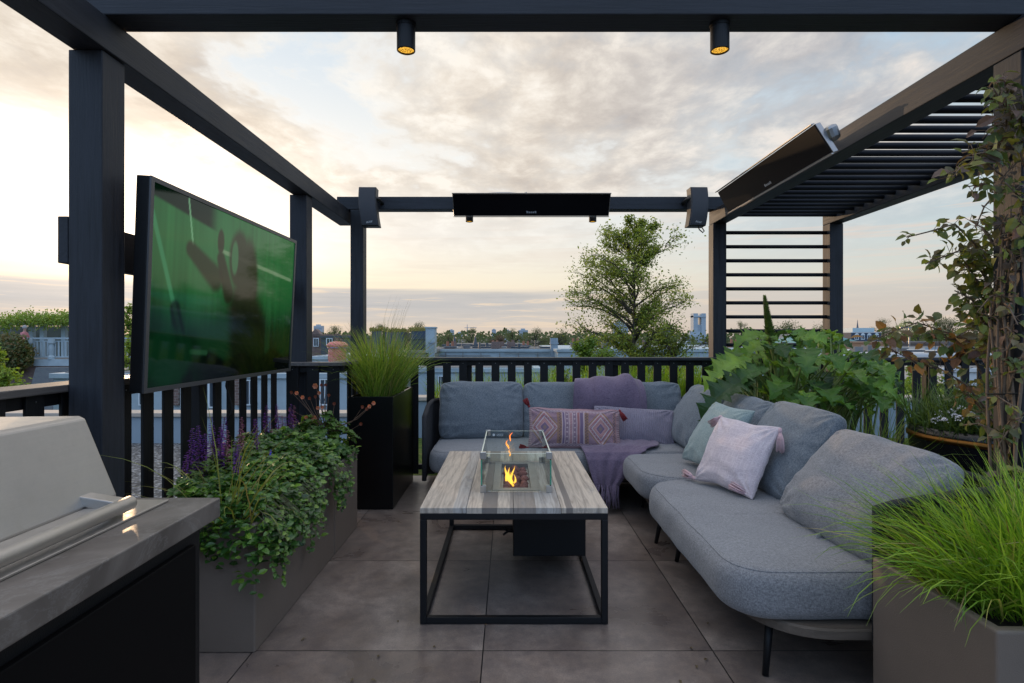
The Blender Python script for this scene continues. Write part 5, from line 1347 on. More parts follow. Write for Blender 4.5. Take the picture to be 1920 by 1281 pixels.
def building(name, label, px0, px1, ptop, Y, depth, wall, roof=None, wins=(), zb=-10, cap=.12, capm=None, cat='building', ribs=0):
    x0 = (px0 - CX) * Y / F; x1 = (px1 - CX) * Y / F; zt = H - (ptop - HY) * Y / F
    t = thing(name, label, cat, ((x0 + x1) / 2, Y + depth / 2, zb))
    MB().box(x0, x1, Y, Y + depth, zb, zt - cap - .003).build('wall', wall, t)
    MB().box(x0 - .06, x1 + .06, Y - .06, Y + depth + .06, zt - cap, zt).build('parapet', capm or wall, t, bevel=.01)
    MB().box(x0 + .15, x1 - .15, Y + .15, Y + depth - .15, zt + .003, zt + .02).build('roof', roof or ROOFG, t)
    for (a, b, c, d) in wins:
        X0, X1 = (a - CX) * Y / F, (b - CX) * Y / F; Z0, Z1 = H - (d - HY) * Y / F, H - (c - HY) * Y / F; w = (X1 - X0) * .12
        m = MB(); m.box(X0, X0 + w, Y - .05, Y - .003, Z0, Z1); m.box(X1 - w, X1, Y - .05, Y - .003, Z0, Z1); m.box(X0 + w, X1 - w, Y - .05, Y - .003, Z0, Z0 + w); m.box(X0 + w, X1 - w, Y - .05, Y - .003, Z1 - w, Z1)
        m.box((X0 + X1) / 2 - w * .3, (X0 + X1) / 2 + w * .3, Y - .045, Y - .003, Z0 + w, Z1 - w)
        f = m.build('window', WFR, t); MB().box(X0 + w, X1 - w, Y - .02, Y - .002, Z0 + w, Z1 - w).build('pane', PANE, f)
    return t, x0, x1, zt
def chimney(par, px0, px1, py0, py1, Y, mat, pots=2, name='chimney', d=.5):
    x0 = (px0 - CX) * Y / F; x1 = (px1 - CX) * Y / F; z0 = H - (py1 - HY) * Y / F; z1 = H - (py0 - HY) * Y / F; w = (x1 - x0)
    m = MB(); m.box(x0, x1, Y, Y + d, z0, z1 - .06); m.box(x0 - .03, x1 + .03, Y - .03, Y + d + .03, z1 - .057, z1)
    for k in range(pots): m.tube([(x0 + w * (k + .5) / pots, Y + d / 2, z1 - .001), (x0 + w * (k + .5) / pots, Y + d / 2, z1 + .22)], min(.09, w * .25), 8)
    return m.build(name, mat, par)

def clutter(par, px0, px1, ytop, Y, n, seed):
    rr = random.Random(seed)
    for i in range(n):
        px = rr.uniform(px0, px1); x = (px - CX) * Y / F; z = H - (ytop - HY) * Y / F; yy = Y + rr.uniform(.6, 3); k = rr.random(); w_ = rr.uniform(.15, .5)
        if k < .45: MB().box(x, x + w_, yy, yy + w_, z, z + rr.uniform(.1, .35)).build('roof_unit', rr.choice((ROOFG, STEELD, SLATE, WHT, BRICK)), par, bevel=.01)
        elif k < .8: MB().tube([(x, yy, z), (x, yy, z + rr.uniform(.2, .5))], rr.uniform(.03, .08), 8).build('flue', rr.choice((STEELD, SLATE, BRICK)), par)
        else: MB().box(x, x + w_ * 2, yy, yy + w_, z, z + .10).build('skylight', PANE, par, bevel=.01)

# near parapets and facade behind the railings
def parapet(label, x0, x1, y0, y1, z0, z1):
    t = thing('parapet_wall', label, 'wall', ((x0 + x1) / 2, (y0 + y1) / 2, z0))
    boxo('wall', PBLUE2, (x0, x1, y0, y1, z0, z1 - .05), t, .005); boxo('coping', CAPST, (x0 - .03, x1 + .03, y0 - .03, y1 + .03, z1 - .048, z1), t, .006)
parapet('pale blue parapet with warm coping at the end of the gravel roof', -9, -1.64, 6.8, 7.05, -.3, .336)
parapet('pale blue parapet with warm coping behind the left end of the sofa', -1.55, 6, 7.15, 7.4, -.3, .49)
t, *_ = building('row_house', 'pale blue house front with white framed windows seen through the left railing', 100, 700, 700, 13, 6, PBLUE, None, [(262, 275, 715, 760), (340, 362, 712, 765), (392, 414, 712, 765), (460, 478, 712, 760), (600, 620, 710, 760)])
for px in (320, 440): chimney(t, px, px + 14, 690, 760, 12.9, BRICK, 0, 'brick_pier', .08)
t, *_ = building('row_house', 'pale blue house front seen through the far railing, low grey roof', 772, 1010, 690, 15, 6, PBLUE, None, [(800, 812, 705, 748), (822, 832, 705, 748), (873, 882, 712, 735)])
MB().tube([(-2.2, 14.9, .55), (-1.2, 14.9, .57)], .05, 8).build('roof_pipe', STEELD, t)
t, x0, x1, zt = building('long_house', 'long pale blue flat roofed building with roof lines behind the far railing', 795, 1046, 655, 26, 9, PBLUE, SLATE, [])
clutter(t, 815, 1030, 655, 26, 16, 1)
for px in (836, 868, 902, 937, 972, 1008): MB().box((px - CX) * 26 / F - .02, (px - CX) * 26 / F + .02, 25.91, 25.938, -3, .60).build('downpipe', STEELD, t)
chimney(t, 794, 808, 644, 672, 25.8, PBLUE2, 1); chimney(t, 1033, 1046, 643, 672, 25.8, PBLUE2, 3)
for a, b, c in ((826, 920, 666), (945, 1030, 662)): MB().box((a - CX) * 26 / F, (b - CX) * 26 / F, 25.90, 25.935, H - (c + 1 - HY) * 26 / F, H - (c - HY) * 26 / F).build('wall_pipe', STEELD, t)
for px, h in ((913, 12), (945, 10), (1012, 6), (870, 5)):
    p = at(px, 655, 30); MB().tube([(p.x, 30, .6), (p.x, 30, p.z + h * .028)], [.10, .07], 8).build('roof_vent', SLATE, t)
for px in (852, 891): MB().lathe(at(px, 640, 32).x, 32, [(.14, .9), (.10, 1.05), (.03, 1.35), (.001, 1.45)], 8).build('roof_finial', SLATE, t)
building('flat_building', 'dark low roof behind the long pale blue building', 830, 990, 646, 40, 12, SLATE, SLATE)
t, *_ = building('flat_building', 'pale blue roof edge stretching right behind the tall tree and the trellis', 1046, 1560, 655, 24, 14, PBLUE, m_plain('light roof', (.36, .44, .48), .6, 0, .1, 1))
clutter(t, 1060, 1550, 655, 24, 22, 2)
t, *_ = building('flat_building', 'long pale roof edge behind the right railing', 1575, 2100, 664, 22, 10, PBLUE, m_plain('pale roof', (.42, .44, .45), .6, 0, .1, 1), [], capm=WHT)
clutter(t, 1590, 1880, 664, 22, 14, 3)
building('white_house', 'plain white wall seen through the right railing near the vine', 1768, 1900, 690, 16, 4, WHT)
building('flat_building', 'pale blue and white terrace building below the left railing, left of the far post', 585, 740, 668, 20, 8, PBLUE, m_plain('pale roof b', (.36, .4, .45), .6))
# mansard left with dormers
t, *_ = building('gabled_house', 'brown brick house with stepped gable left of the far post', 583, 602, 627, 32, 6, BRICK, SLATE, [(588, 598, 634, 650)])
x0, x1 = at(583, 640, 32).x, at(602, 640, 32).x
MB().add([(x0, 31.9, 1.48), (x1, 31.9, 1.48), ((x0 * .3 + x1 * .7), 31.9, 1.70), ((x0 + x1) / 2, 31.9, 1.80), ((x0 * .7 + x1 * .3), 31.9, 1.70), (x0, 32.4, 1.48), (x1, 32.4, 1.48), ((x0 * .3 + x1 * .7), 32.4, 1.70), ((x0 + x1) / 2, 32.4, 1.80), ((x0 * .7 + x1 * .3), 32.4, 1.70)], [(0, 1, 2, 3, 4), (5, 9, 8, 7, 6), (1, 6, 7, 2), (2, 7, 8, 3), (3, 8, 9, 4), (4, 9, 5, 0)]).build('gable', BRICK, t)
t, *_ = building('mansard_house', 'dark mansard roofed house with white dormers left of the far post', 602, 662, 630, 31, 7, SLATE, SLATE, [(612, 624, 634, 648), (634, 642, 640, 652)])
chimney(t, 626, 634, 633, 642, 30.8, BRICK, 2)
# pink wrapped chimney
t = thing('wrapped_chimney', 'chimney wrapped in pink plastic sheeting beyond the left railing', 'chimney', at(628, 670, 14))
c = at(628, 657, 14); n = NT('pink plastic sheet'); v = n.coord(); w = n.noise(v, 9, 5, .7, 1.0)
n.bsdf(n.ramp(w, [(.35, (.65, .14, .12)), (.6, (.80, .28, .25)), (.75, (.85, .5, .46))]), .35, 0, n.bump(w, 1, .06), .5)
m = MB(); N = 28
for (r, z) in ((.17, -.35), (.205, -.2), (.20, 0), (.19, .055), (.235, .08), (.235, .14), (.17, .195), (.09, .22), (.001, .225)):
    for k in range(N):
        a = 2 * PI * k / N; q = 1 / max(abs(math.cos(a)), abs(math.sin(a))) ** .7; r2 = r * q * (1 + .06 * noise.noise((math.cos(a) * 3, math.sin(a) * 3, z * 7)))
        m.v.append((c.x + r2 * math.cos(a), 14.2 + r2 * math.sin(a), c.z + z))
for a in range(8):
    for k in range(N): m.f.append((a * N + k, a * N + (k + 1) % N, (a + 1) * N + (k + 1) % N, (a + 1) * N + k))
m.build('plastic_sheet', n.m, t, smooth=True)
m = MB(); m.tube([(c.x, 14.2, c.z + .2), (c.x, 14.2, c.z + .30)], .04, 8); m.tube([(c.x + .09, 14.2, c.z + .2), (c.x + .09, 14.2, c.z + .29)], .035, 8); m.build('chimney_pot', BRICK, t)
MB().lathe(c.x, 14.2, [(.243, c.z + .052), (.247, c.z + .062), (.243, c.z + .072)], 20).build('binding', m_plain('blue strap', (.25, .2, .45), .5), t)
MB().box(c.x - .2, c.x + .2, 14.0, 14.4, -10, c.z - .352).build('stack', BRICK, t)
# roof boxes with hedges
t, *_ = building('roof_house', 'grey building carrying roof terrace boxes and a pale chimney stack', 696, 800, 657, 22, 8, m_plain('grey parapet', (.2, .2, .2), .8), ROOFG, [])
chimney(t, 798, 815, 613, 662, 21.9, PBLUE, 0, 'chimney', .6); chimney(t, 804, 814, 641, 680, 21.6, PBLUE2, 0, 'chimney', .2)
for (a, b, tp, lab) in ((697, 718, 621, 'dark slatted roof box at the left of the roof terrace'), (722, 757, 623, 'dark roof box with hedge in the middle of the roof terrace'), (771, 797, 621, 'dark roof box with hanging greenery next to the pale chimney')):
    q = thing('roof_box', lab, 'roof box', at((a + b) / 2, 650, 23)); X0, X1 = at(a, 0, 23).x, at(b, 0, 23).x
    MB().box(X0, X1, 23, 24.5, .72, H - (tp - HY) * 23 / F).build('box', NAVY if a > 700 else SLATE, q)
    m = MB()
    for i in range(700): m.lf((R.uniform(X0 - .12, X1), R.uniform(22.95, 24.4), H - (tp - HY) * 23 / F + abs(R.gauss(0, .06)) - (.3 * R.random() if R.random() < .25 else 0)), (R.gauss(0, 1), R.gauss(0, 1), R.gauss(.4, 1)), (0, -1, .5), .09, .05)
    m.build('hedge', m_leaf('roof hedge', [(.12, .14, .03), (.2, .17, .04), (.16, .2, .05)], .3), q)
q = thing('roof_railing', 'thin black bar railing in front of the roof boxes', 'railing', at(780, 650, 22.3))
m = MB(); xa, xb = at(762, 0, 22.3).x, at(800, 0, 22.3).x
for z in (.80, 1.18): m.box(xa, xb, 22.3, 22.33, z, z + .025)
k = xa
while k < xb: m.box(k, k + .015, 22.304, 22.325, .826, 1.179); k += .075
m.build('bars', BLK, q)

for k, (px, Y, pt, lab) in enumerate(((866, 27, 636, 'thin aerial on the long pale blue building, left'), (1003, 28, 638, 'thin aerial on the long pale blue building, right'), (757, 24, 628, 'thin aerial beside the roof boxes'), (1420, 30, 634, 'thin aerial behind the trellis'), (1642, 45, 632, 'thin aerial in front of the navy building'))):
    p = at(px, pt, Y); q = thing('aerial', lab, 'aerial', (p.x, Y, .6)); m = MB(); m.tube([(p.x, Y, .5), (p.x, Y, p.z)], .018, 5)
    for j in range(4): m.tube([(p.x - .22 + .04 * j, Y, p.z - .05 - .09 * j), (p.x + .22 - .04 * j, Y, p.z - .05 - .09 * j)], .010, 4)
    m.build('mast', STEELD, q)
for (px, py, Y, w_, lab) in ((843, 652, 27, .5, 'brick chimney with two pots at the left of the long building'), (928, 648, 33, .6, 'brick chimney in the middle of the dark low roof'), (986, 650, 31, .45, 'small brick chimney right of the middle on the dark low roof'), (1080, 645, 30, .5, 'brick chimney left of the tall tree'), (1380, 648, 27, .5, 'brick chimney behind the trellis, left'), (1530, 650, 28, .5, 'brick chimney behind the trellis, right'), (1690, 655, 26, .5, 'brick chimney behind the right railing')):
    c = at(px, py, Y); q = thing('chimney', lab, 'chimney', (c.x, Y, -1)); MB().box(c.x - w_ / 2, c.x + w_ / 2, Y, Y + .5, -1, c.z).build('stack', BRICK, q); MB().box(c.x - w_ / 2 - .05, c.x + w_ / 2 + .05, Y - .05, Y + .55, c.z + .002, c.z + .07).build('cap', ROOFG, q)
    for s in (-.12, .12): MB().tube([(c.x + s, Y + .25, c.z + .072), (c.x + s, Y + .25, c.z + .30)], [.07, .055], 8).build('pot', m_plain('terracotta pot', (.30, .13, .08), .8), q)

# towers on the skyline
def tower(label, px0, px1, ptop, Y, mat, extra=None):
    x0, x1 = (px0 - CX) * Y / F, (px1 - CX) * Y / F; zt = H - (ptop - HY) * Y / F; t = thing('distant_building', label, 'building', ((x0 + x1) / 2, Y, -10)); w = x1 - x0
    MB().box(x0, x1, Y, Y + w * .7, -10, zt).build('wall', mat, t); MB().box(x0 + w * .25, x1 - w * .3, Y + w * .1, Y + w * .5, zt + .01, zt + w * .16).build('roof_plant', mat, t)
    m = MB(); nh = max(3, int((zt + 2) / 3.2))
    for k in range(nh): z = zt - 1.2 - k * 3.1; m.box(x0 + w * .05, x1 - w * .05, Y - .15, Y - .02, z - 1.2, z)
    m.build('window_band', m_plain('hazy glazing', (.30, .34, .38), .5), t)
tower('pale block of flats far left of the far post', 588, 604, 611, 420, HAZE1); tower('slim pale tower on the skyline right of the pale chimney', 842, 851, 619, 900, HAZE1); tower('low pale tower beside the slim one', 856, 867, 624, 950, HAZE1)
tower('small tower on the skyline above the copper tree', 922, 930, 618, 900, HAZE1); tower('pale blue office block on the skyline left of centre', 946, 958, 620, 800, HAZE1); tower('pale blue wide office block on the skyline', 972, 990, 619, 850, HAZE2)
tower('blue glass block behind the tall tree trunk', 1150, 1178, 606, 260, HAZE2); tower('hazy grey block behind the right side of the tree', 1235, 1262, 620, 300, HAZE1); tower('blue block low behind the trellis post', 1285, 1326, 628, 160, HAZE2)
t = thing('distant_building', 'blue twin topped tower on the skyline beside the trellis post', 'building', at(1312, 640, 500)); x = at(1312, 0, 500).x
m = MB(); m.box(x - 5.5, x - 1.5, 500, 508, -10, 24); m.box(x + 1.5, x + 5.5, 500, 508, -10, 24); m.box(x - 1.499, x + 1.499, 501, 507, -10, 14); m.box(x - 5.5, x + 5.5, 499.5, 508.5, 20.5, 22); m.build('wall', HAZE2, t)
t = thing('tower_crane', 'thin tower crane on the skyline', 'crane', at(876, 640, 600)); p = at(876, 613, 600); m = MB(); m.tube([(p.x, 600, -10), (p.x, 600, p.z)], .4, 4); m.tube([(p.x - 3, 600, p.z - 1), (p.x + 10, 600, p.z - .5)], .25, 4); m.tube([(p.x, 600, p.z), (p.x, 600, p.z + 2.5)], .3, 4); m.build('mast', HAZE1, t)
# church and blue building at the right
t = thing('church_spire', 'slender dark church spire on the right horizon', 'spire', at(1610, 630, 150)); p = at(1610, 630, 150)
MB().lathe(p.x, 150.5, [(.75, -10), (.75, 1.9), (.82, 2.1), (.62, 2.4), (.34, 3.4), (.14, 5.2), (.03, 6.4), (.001, 6.45)], 8).build('spire', m_plain('lead roof', (.10, .12, .16), .6), t)
t, x0, x1, zt = building('arched_house', 'navy building with white arched windows and a pale glazed top floor, right of the spire', 1596, 1652, 623, 80, 8, NAVY, SLATE, [(1602, 1610, 628, 637), (1614, 1621, 628, 637), (1626, 1633, 628, 637), (1640, 1647, 628, 637)], capm=WHT, cap=.1)
MB().box(x0 + .8, x1 - .3, 81, 86, zt + .03, zt + .62).build('penthouse', m_plain('pale glazing', (.45, .58, .62), .4, 0, .2, 3), t)
for px in (1606, 1617.5, 1629.5, 1643.5):
    c = at(px, 628, 80); MB().add([(c.x, 79.93, c.z)] + [(c.x + .29 * math.cos(a * PI / 8), 79.93, c.z + .25 * math.sin(a * PI / 8)) for a in range(9)], [(0, k + 2, k + 1) for k in range(8)]).build('window_arch', WFR, t)
def glass_roof(label, px0, px1, p0, p1, Y):
    t = thing('glass_roof', label, 'roof', at((px0 + px1) / 2, p1, Y)); a, b = at(px0, p1, Y), at(px1, p1, Y); zt = at(0, p0, Y + 3).z; w = b.x - a.x
    v = [(a.x, Y, a.z), (b.x, Y, b.z), (b.x - w * .22, Y + 3, zt), (a.x + w * .22, Y + 3, zt), (b.x, Y + 6, a.z), (a.x, Y + 6, a.z)]
    MB().add(v, [(0, 1, 2, 3), (1, 4, 2), (4, 5, 3, 2), (5, 0, 3)]).build('glazing', TURQ, t)
    m = MB()
    for k in range(9): f = k / 8; m.tube([Vector(v[0]).lerp(Vector(v[1]), f) + Vector((0, -.03, .02)), Vector(v[3]).lerp(Vector(v[2]), f) + Vector((0, -.03, .02))], .035, 4)
    m.build('glazing_bar', m_plain('green bar', (.12, .3, .32), .5), t); MB().box(a.x - .3, b.x + .3, Y - .05, Y + 6.2, -10, a.z - .02).build('wall', PBLUE2, t)
glass_roof('turquoise pitched glass roof behind the trellis', 1494, 1556, 632, 643, 50); glass_roof('turquoise pitched glass roof right of the far right post', 1566, 1616, 631, 643, 48)
building('flat_building', 'small grey block above the glass roofs behind the trellis', 1500, 1545, 627, 60, 5, PBLUE2)
building('flat_building', 'blue grey low building under the glass roofs', 1580, 1648, 645, 40, 4, PBLUE2, ROOFG)
building('timber_wall_building', 'brown flat building behind the rusty shrub', 1662, 1800, 641, 34, 6, TAN, ROOFG)
building('flat_building', 'pale building with dark windows at the right behind the shrub', 1735, 1880, 652, 30, 5, PBLUE2, ROOFG, [(1745, 1758, 656, 666), (1770, 1783, 656, 666), (1795, 1808, 656, 666)])
t = thing('lamp_mast', 'grey metal mast with a cross bar on the right skyline', 'mast', at(1705, 650, 33)); p = at(1705, 615, 33); MB().tube([(p.x, 33, 0), (p.x, 33, p.z)], .045, 6).box(p.x - .55, p.x + .5, 32.96, 33.04, p.z, p.z + .06).build('mast', STEELD, t)

# left terrace building with pergola, rail and a person
def left_house():
    Y = 30
    t, x0, x1, zt = building('terrace_house', 'brick house with a slate roof and pale blue roof terrace at the left edge', -60, 250, 674, Y, 10, BRICK, ROOFG, capm=PBLUE, cap=.35)
    a, b = at(75, 690, Y), at(250, 690, Y)
    z1 = zt - .4
    MB().hexa([(a.x - .2, Y - 1.0, -3.2), (b.x, Y - 1.0, -3.2), (b.x, Y - .02, -3.2), (a.x - .2, Y - .02, -3.2), (a.x + .15, Y - .45, z1), (b.x, Y - .45, z1), (b.x, Y - .02, z1), (a.x + .15, Y - .02, z1)]).build('roof_slope', m_brick('slate tiles', (.08, .10, .12), (.11, .14, .15)), t)
    r = thing('balustrade', 'pale blue balustrade of the neighbouring roof terrace at the left', 'railing', (at(90, 0, Y).x, Y + .2, zt)); zr = H - (633 - HY) * Y / F; m = MB()
    xs, xe = at(44, 0, Y).x, at(260, 0, Y).x
    m.box(xs, xe, Y + .1, Y + .22, zr - .09, zr); m.box(xs, xe, Y + .12, Y + .2, zt + .10, zt + .16); m.box(xs, xe, Y + .12, Y + .2, zr - .22, zr - .17); m.build('rail', PBLUE, r)
    k = xs
    while k < xe: MB().box(k, k + .085, Y + .13, Y + .17, zt + .161, zr - .221).build('baluster', PBLUE, r); k += .19
    for px in (95, 53, 140): c = at(px, 0, Y).x; MB().lathe(c, Y + .05, [(.16, zt), (.16, zt + .15), (.10, zt + .2), (.13, zt + .55), (.10, zt + .8), (.16, zt + .85), (.16, zr - .02)], 12).build('newel', PBLUE, r)
    g = thing('roof_pergola', 'pale blue garden room under a leafy pergola on the neighbouring roof at the left', 'pergola', (at(60, 0, Y + 3).x, Y + 3, zt))
    for px in (-20, 10, 57, 78, 118, 160): c = at(px, 0, Y + 3).x; boxo('pillar', PBLUE, (c - .12, c + .12, Y + 3, Y + 3.24, zt, 2.0), g, .01)
    boxo('fascia', PBLUE, (at(-60, 0, Y + 3).x, at(200, 0, Y + 3).x, Y + 2.9, Y + 3.3, 2.003, 2.25), g, .01)
    MB().box(at(-60, 0, Y + 3).x, at(200, 0, Y + 3).x, Y + 4.2, Y + 4.3, zt, 2.0).build('window_wall', m_plain('shaded glazing', (.10, .12, .11), .2, 0, .5, 1.2), g)
    v = MB()
    for i in range(5200):
        px = R.uniform(-60, 200); k = noise.noise((px / 14, 3, 0)); z = 2.35 + .28 * k + R.gauss(0, .2); c = at(px, 0, Y + 2.4)
        if px < 20: z -= abs(R.gauss(0, .25))
        v.lf((c.x, Y + 2.4 + R.gauss(0, .3), z), (R.gauss(0, 1), R.gauss(0, 1), R.gauss(0, 1)), (0, -1, .6), R.uniform(.09, .17), .09)
    v.build('creeper', TREEB, g)
    for (cx_, lab, w, h, sd) in ((12, 'dark green and rusty bush beside the neighbouring balustrade', 1.3, 1.5, 1),):
        b = MB(); c = at(cx_, 0, Y - .5)
        for i in range(4500):
            d = Vector((R.gauss(0, 1), R.gauss(0, 1), R.gauss(0, 1))).normalized() * R.uniform(.5, 1.0)
            b.lf((c.x + d.x * w * (1 + .3 * noise.noise(d * 3)), Y - .4 + d.y * .7, .45 + d.z * h * .75), (R.gauss(0, 1), R.gauss(0, 1), R.gauss(0, 1)), (0, -1, .5), .16, .1)
        o = b.build('bush', m_leaf('mixed bush leaves', [(.05, .09, .03), (.10, .13, .03), (.20, .12, .04), (.08, .12, .03)], .3)); tag(o, lab, 'bush')
    # person
    px = at(46, 0, Y + 1.2).x; f = zt + .02; sk = m_plain('skin', (.45, .27, .21), .6)
    p = thing('person', 'grey haired person in a pink shirt on the neighbouring roof terrace, seen from the side', 'person', (px, Y + 1.2, f))
    me = bpy.data.meshes.new('body')
    J = [((0, 0, .92), .15, .12), ((0, 0, 1.12), .15, .11), ((0, 0, 1.36), .18, .12), ((0, 0, 1.46), .08, .07), ((.01, 0, 1.56), .06, .06), ((.04, -.01, 1.70), .10, .09),
         ((.0, .17, 1.38), .06, .06), ((.06, .24, 1.12), .045, .045), ((.26, .20, 1.02), .035, .035), ((.0, -.17, 1.38), .06, .06), ((.06, -.24, 1.12), .045, .045), ((.26, -.20, 1.02), .035, .035),
         ((0, .09, .85), .09, .09), ((.02, .10, .48), .065, .065), ((0, .10, .06), .045, .045), ((.14, .10, .03), .04, .03), ((0, -.09, .85), .09, .09), ((.02, -.10, .48), .065, .065), ((0, -.10, .06), .045, .045), ((.14, -.10, .03), .04, .03)]
    E = [(0, 1), (1, 2), (2, 3), (3, 4), (4, 5), (2, 6), (6, 7), (7, 8), (2, 9), (9, 10), (10, 11), (0, 12), (12, 13), (13, 14), (14, 15), (0, 16), (16, 17), (17, 18), (18, 19)]
    me.from_pydata([j[0] for j in J], E, []); o = bpy.data.objects.new('body', me); COL.objects.link(o); o.parent = p
    o.modifiers.new('skin', 'SKIN'); sv = me.skin_vertices[0].data
    for i, j in enumerate(J): sv[i].radius = (j[1], j[2]); sv[i].use_root = (i == 0)
    s = o.modifiers.new('s', 'SUBSURF'); s.levels = 2; s.render_levels = 2
    n = NT('clothed figure'); sx = n.n('SeparateXYZ'); n.set(sx.inputs[0], n.coord())
    c = n.mix(n.math('GREATER_THAN', sx.outputs[2], 1.47), n.mix(n.math('GREATER_THAN', sx.outputs[2], .93), (.04, .045, .07), (.50, .20, .22)), (.45, .27, .21)); n.bsdf(c, .8); me.materials.append(n.m)
    m = MB()
    for a in range(7):
        th = PI * .62 * a / 6
        for b in range(14): ph = 2 * PI * b / 14; m.v.append((.03 + .118 * math.sin(th) * math.cos(ph) - .02, .105 * math.sin(th) * math.sin(ph), 1.70 + .135 * math.cos(th)))
    for a in range(6):
        for b in range(14): m.f.append((a * 14 + b, (a + 1) * 14 + b, (a + 1) * 14 + (b + 1) % 14, a * 14 + (b + 1) % 14))
    m.build('hair', m_plain('grey hair', (.35, .34, .34), .8), p, smooth=True, local=True)
left_house()
# brick house with a blue gable glimpsed beside the post
t, *_ = building('brick_house', 'brick house with pale gable board between the left post and the television', 205, 262, 668, 17, 6, BRICK, SLATE)
a = at(234, 650, 16.9); b = at(262, 690, 16.9); MB().tube([a, b], .09, 4).build('gable_board', PBLUE, t)
# lounge chair / bicycle like blue tube behind the step railing
t = thing('blue_hose', 'pale blue curved tube standing behind the short railing piece', 'hose', (-2.0, 5.4, 0))
pts = [Vector((-2.05 + .16 * math.cos(a * .25 - 1.3), 5.4, .78 + .20 * math.sin(a * .25 - 1.3))) for a in range(12)]
MB().tube(pts, .014, 8).build('tube', PBLUE, t, smooth=True); MB().tube([pts[0], (-2.0, 5.4, -.02)], .012, 6).build('stand', BLK, t)

# ------------------------------------------------------------------ sky, sun, camera
SUN_AZ = math.atan2(-717, 1060); SUN_EL = math.radians(6.0)
sd = Vector((math.sin(SUN_AZ) * math.cos(SUN_EL), math.cos(SUN_AZ) * math.cos(SUN_EL), math.sin(SUN_EL)))
W = bpy.data.worlds.new('World'); sc.world = W; W.use_nodes = True; nt = W.node_tree; nt.nodes.clear()
class WN(NT):
    def __init__(s): s.t = nt; s.out = nt.nodes.new('ShaderNodeOutputWorld')
w = WN()
tc = w.n('TexCoord'); nz = w.n('VectorMath', operation='NORMALIZE'); nt.links.new(tc.outputs['Generated'], nz.inputs[0]); D = nz.outputs[0]
sx = w.n('SeparateXYZ'); w.set(sx.inputs[0], D); el = sx.outputs[2]
dt = w.n('VectorMath', operation='DOT_PRODUCT'); w.set(dt.inputs[0], D); dt.inputs[1].default_value = sd; cs = dt.outputs['Value']
near = w.ramp(cs, [(.0, 0.0), (.55, .35), (.78, .85), (.95, 1.0)])        # towards the sunset
# cloud plane
zz = w.math('ADD', w.math('MAXIMUM', el, 0), .10); px = w.math('DIVIDE', sx.outputs[0], zz); py = w.math('DIVIDE', sx.outputs[1], zz)
cp = w.n('CombineXYZ'); w.set(cp.inputs[0], px); w.set(cp.inputs[1], w.math('MULTIPLY', py, .8))
def off(v, o):
    a = w.n('VectorMath', operation='ADD'); w.set(a.inputs[0], v); a.inputs[1].default_value = o; return a.outputs[0]
n1 = w.noise(off(cp.outputs[0], (2.6, 7.4, 0)), 1.65, 9, .56, .25); n2 = w.noise(off(cp.outputs[0], (9.3, 4.2, 2)), 4.2, 8, .62, .2)
cl = w.math('ADD', w.math('MULTIPLY', n1, .70), w.math('MULTIPLY', n2, .30))
sky = w.n('TexSky'); sky.sky_type = 'NISHITA'; sky.sun_disc = False; sky.sun_elevation = SUN_EL; sky.sun_rotation = SUN_AZ
skyc = w.mix(1, sky.outputs[0], (.085, .085, .085), 'MULTIPLY')
# clear sky colour: pale blue high and away, warm white towards the sun, plus the physical sky
zen = w.ramp(el, [(0, (.62, .52, .46)), (.05, (.70, .61, .54)), (.10, (.66, .69, .66)), (.17, (.52, .66, .72)), (.40, (.34, .52, .70)), (1, (.22, .34, .50))])
glow = w.ramp(el, [(0, (.74, .62, .50)), (.05, (.98, .82, .63)), (.11, (1.0, .92, .76)), (.18, (1.0, .97, .92)), (.3, (1.0, 1.0, .97)), (.42, (.80, .88, .95)), (.6, (.60, .74, .88)), (1, (.50, .60, .72))])
glow = w.mix(1, glow, (1.07, 1.05, 1.03), 'MULTIPLY')
clear = w.mix(near, zen, glow); clear = w.mix(.12, clear, skyc)
# cloud body: cream lit near the sun, blue grey far from it
cw = w.ramp(n2, [(.3, (.60, .52, .45)), (.45, (.76, .67, .57)), (.55, (.90, .81, .70)), (.64, (1.04, .97, .87))]); cg = w.ramp(n2, [(.3, (.36, .39, .45)), (.48, (.49, .51, .56)), (.56, (.62, .62, .63)), (.66, (.80, .74, .70))])
cc = w.mix(near, cg, cw)
mask = w.ramp(w.math('ADD', cl, w.math('MULTIPLY', near, .045)), [(.435, .0), (.505, .72), (.58, 1.0)])
fade = w.ramp(el, [(.10, .0), (.19, .35), (.26, 1.0)])
col = w.mix(w.math('MULTIPLY', mask, fade), clear, cc)
edge = w.ramp(cl, [(.38, 0.0), (.43, .5), (.48, 0.0)]); col = w.mix(w.math('MULTIPLY', edge, w.math('MULTIPLY', fade, near)), col, (1.05, 1.02, .96))
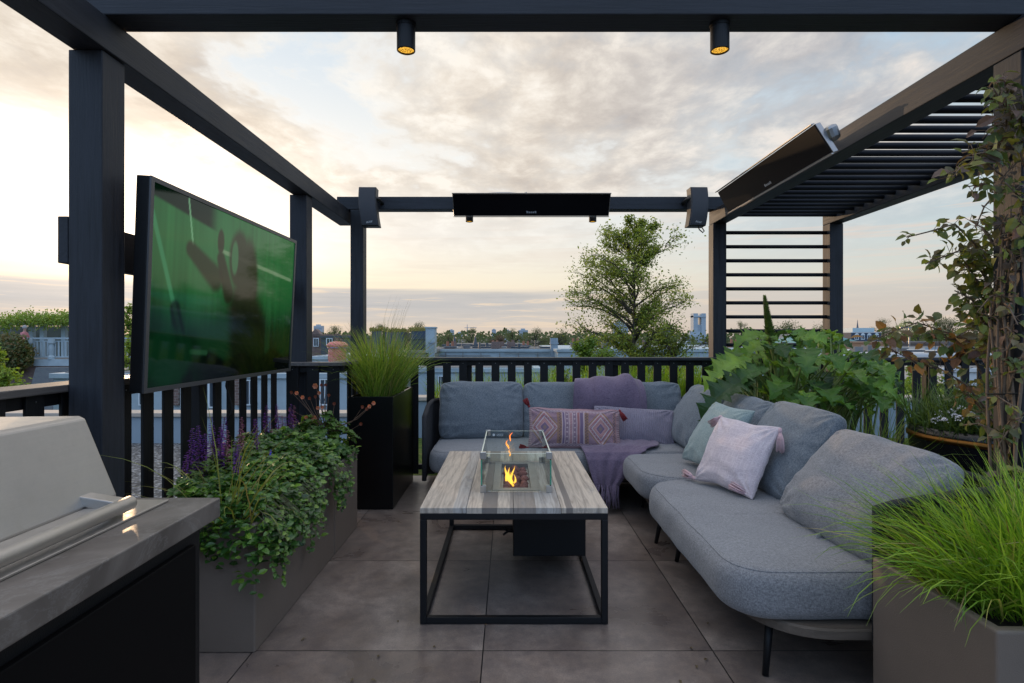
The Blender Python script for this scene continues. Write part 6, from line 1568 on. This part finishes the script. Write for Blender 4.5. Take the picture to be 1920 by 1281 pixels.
# low stratus bands
az = w.math('ARCTAN2', sx.outputs[0], sx.outputs[1]); sp = w.n('CombineXYZ'); w.set(sp.inputs[0], w.math('MULTIPLY', az, 2.2)); w.set(sp.inputs[1], w.math('MULTIPLY', el, 34))
s1 = w.noise(sp.outputs[0], 1.6, 7, .6, .5); s2 = w.noise(off(sp.outputs[0], (5, 3, 1)), 2.6, 6, .6, .4)
bm = w.math('MULTIPLY', w.ramp(el, [(.008, 0.15), (.03, .8), (.060, 1.0), (.085, .95), (.093, .0)]), w.ramp(az, [(.0, 1.0), (.35, .45), (.8, .25)]) if False else w.ramp(w.math('ADD', w.math('MULTIPLY', az, .5), .5), [(.25, 1.0), (.52, .9), (.64, .45), (.8, .35)]))
warp = w.math('ADD', el, w.math('MULTIPLY', w.math('SUBTRACT', s1, .5), .018))
band = w.math('MULTIPLY', w.ramp(warp, [(.01, .25), (.03, .75), (.055, 1.0), (.080, .95), (.089, 0.0)]), w.ramp(w.math('ADD', w.math('MULTIPLY', az, .5), .5), [(.25, .95), (.50, .85), (.62, .5), (.8, .35)]))
bcol = w.ramp(s2, [(.3, (.44, .46, .49)), (.54, (.53, .53, .545)), (.60, (.72, .62, .53)), (.70, (.84, .70, .56))])
col = w.mix(band, col, bcol)
wisp = w.math('MULTIPLY', w.ramp(s1, [(.5, 0.0), (.62, .85)]), w.ramp(el, [(.06, 0.0), (.09, .8), (.20, .7), (.27, 0.0)])); wisp = w.math('MULTIPLY', wisp, w.ramp(cs, [(.5, .95), (.98, .30)]))
col = w.mix(wisp, col, w.mix(near, (.80, .64, .55), (.82, .72, .62)))
low = w.ramp(el, [(-.02, 1.0), (0.0, .6), (.03, .0)]); col = w.mix(w.math('MULTIPLY', low, .8), col, (.66, .56, .50))
col = w.mix(w.ramp(el, [(-.08, 1.0), (-.01, 0.0)]), col, (.10, .10, .10))
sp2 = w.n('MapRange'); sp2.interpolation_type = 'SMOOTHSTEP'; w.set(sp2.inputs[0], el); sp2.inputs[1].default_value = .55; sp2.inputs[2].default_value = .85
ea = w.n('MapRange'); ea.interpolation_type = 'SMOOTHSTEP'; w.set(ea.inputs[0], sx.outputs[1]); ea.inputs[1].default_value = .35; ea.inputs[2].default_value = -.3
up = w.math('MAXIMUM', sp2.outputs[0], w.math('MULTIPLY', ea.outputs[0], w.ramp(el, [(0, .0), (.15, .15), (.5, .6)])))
col = w.mix(up, col, w.mix(.5, w.mix(1, col, (2.0, 2.2, 2.4), 'MULTIPLY'), (1.62, 1.43, 1.30)))       # unseen sky overhead and behind the camera brightened to add ambient light
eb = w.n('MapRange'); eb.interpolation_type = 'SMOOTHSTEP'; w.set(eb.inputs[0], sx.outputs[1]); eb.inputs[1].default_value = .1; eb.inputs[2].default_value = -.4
col = w.mix(w.math('MULTIPLY', eb.outputs[0], w.ramp(el, [(.0, .6), (.1, 1.0), (.7, .9), (.9, .0)])), col, w.mix(1, col, (.70, .98, 1.38), 'MULTIPLY'))  # unseen sky behind the camera tinted blue to cool surfaces facing it
hot = w.math('MULTIPLY', w.math('POWER', w.math('MAXIMUM', cs, 0), 45.0), w.ramp(el, [(.24, 1.0), (.36, .15)])); hs = w.mix(1, (1.9, 1.45, 1.0), w.ramp(el, [(.02, 0.0), (.10, .25), (.14, 1.0)]), 'MULTIPLY')
col = w.mix(hot, col, w.mix(1, col, hs, 'ADD'))
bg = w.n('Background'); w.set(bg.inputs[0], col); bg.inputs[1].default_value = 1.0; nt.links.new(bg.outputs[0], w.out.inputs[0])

L = bpy.data.lights.new('sun', 'SUN'); L.energy = 1.1; L.angle = math.radians(.6); L.color = (1.0, .66, .38)
lo = bpy.data.objects.new('sun', L); COL.objects.link(lo); lo.rotation_euler = (-sd).to_track_quat('-Z', 'Y').to_euler()
cam = bpy.data.cameras.new('camera'); co = bpy.data.objects.new('camera', cam); COL.objects.link(co); sc.camera = co
cam.sensor_width = 36; cam.lens = F / 1920 * 36; cam.shift_x = (960 - CX) / 1920; cam.shift_y = (HY - 640.5) / 1920
cam.clip_start = .05; cam.clip_end = 9000; co.location = (0, 0, H); co.rotation_euler = (PI / 2, 0, 0)
sc.view_settings.view_transform = 'Standard'; sc.view_settings.look = 'None'; sc.view_settings.exposure = 0
sc.cycles.max_bounces = 6; sc.cycles.transparent_max_bounces = 8; sc.cycles.diffuse_bounces = 3
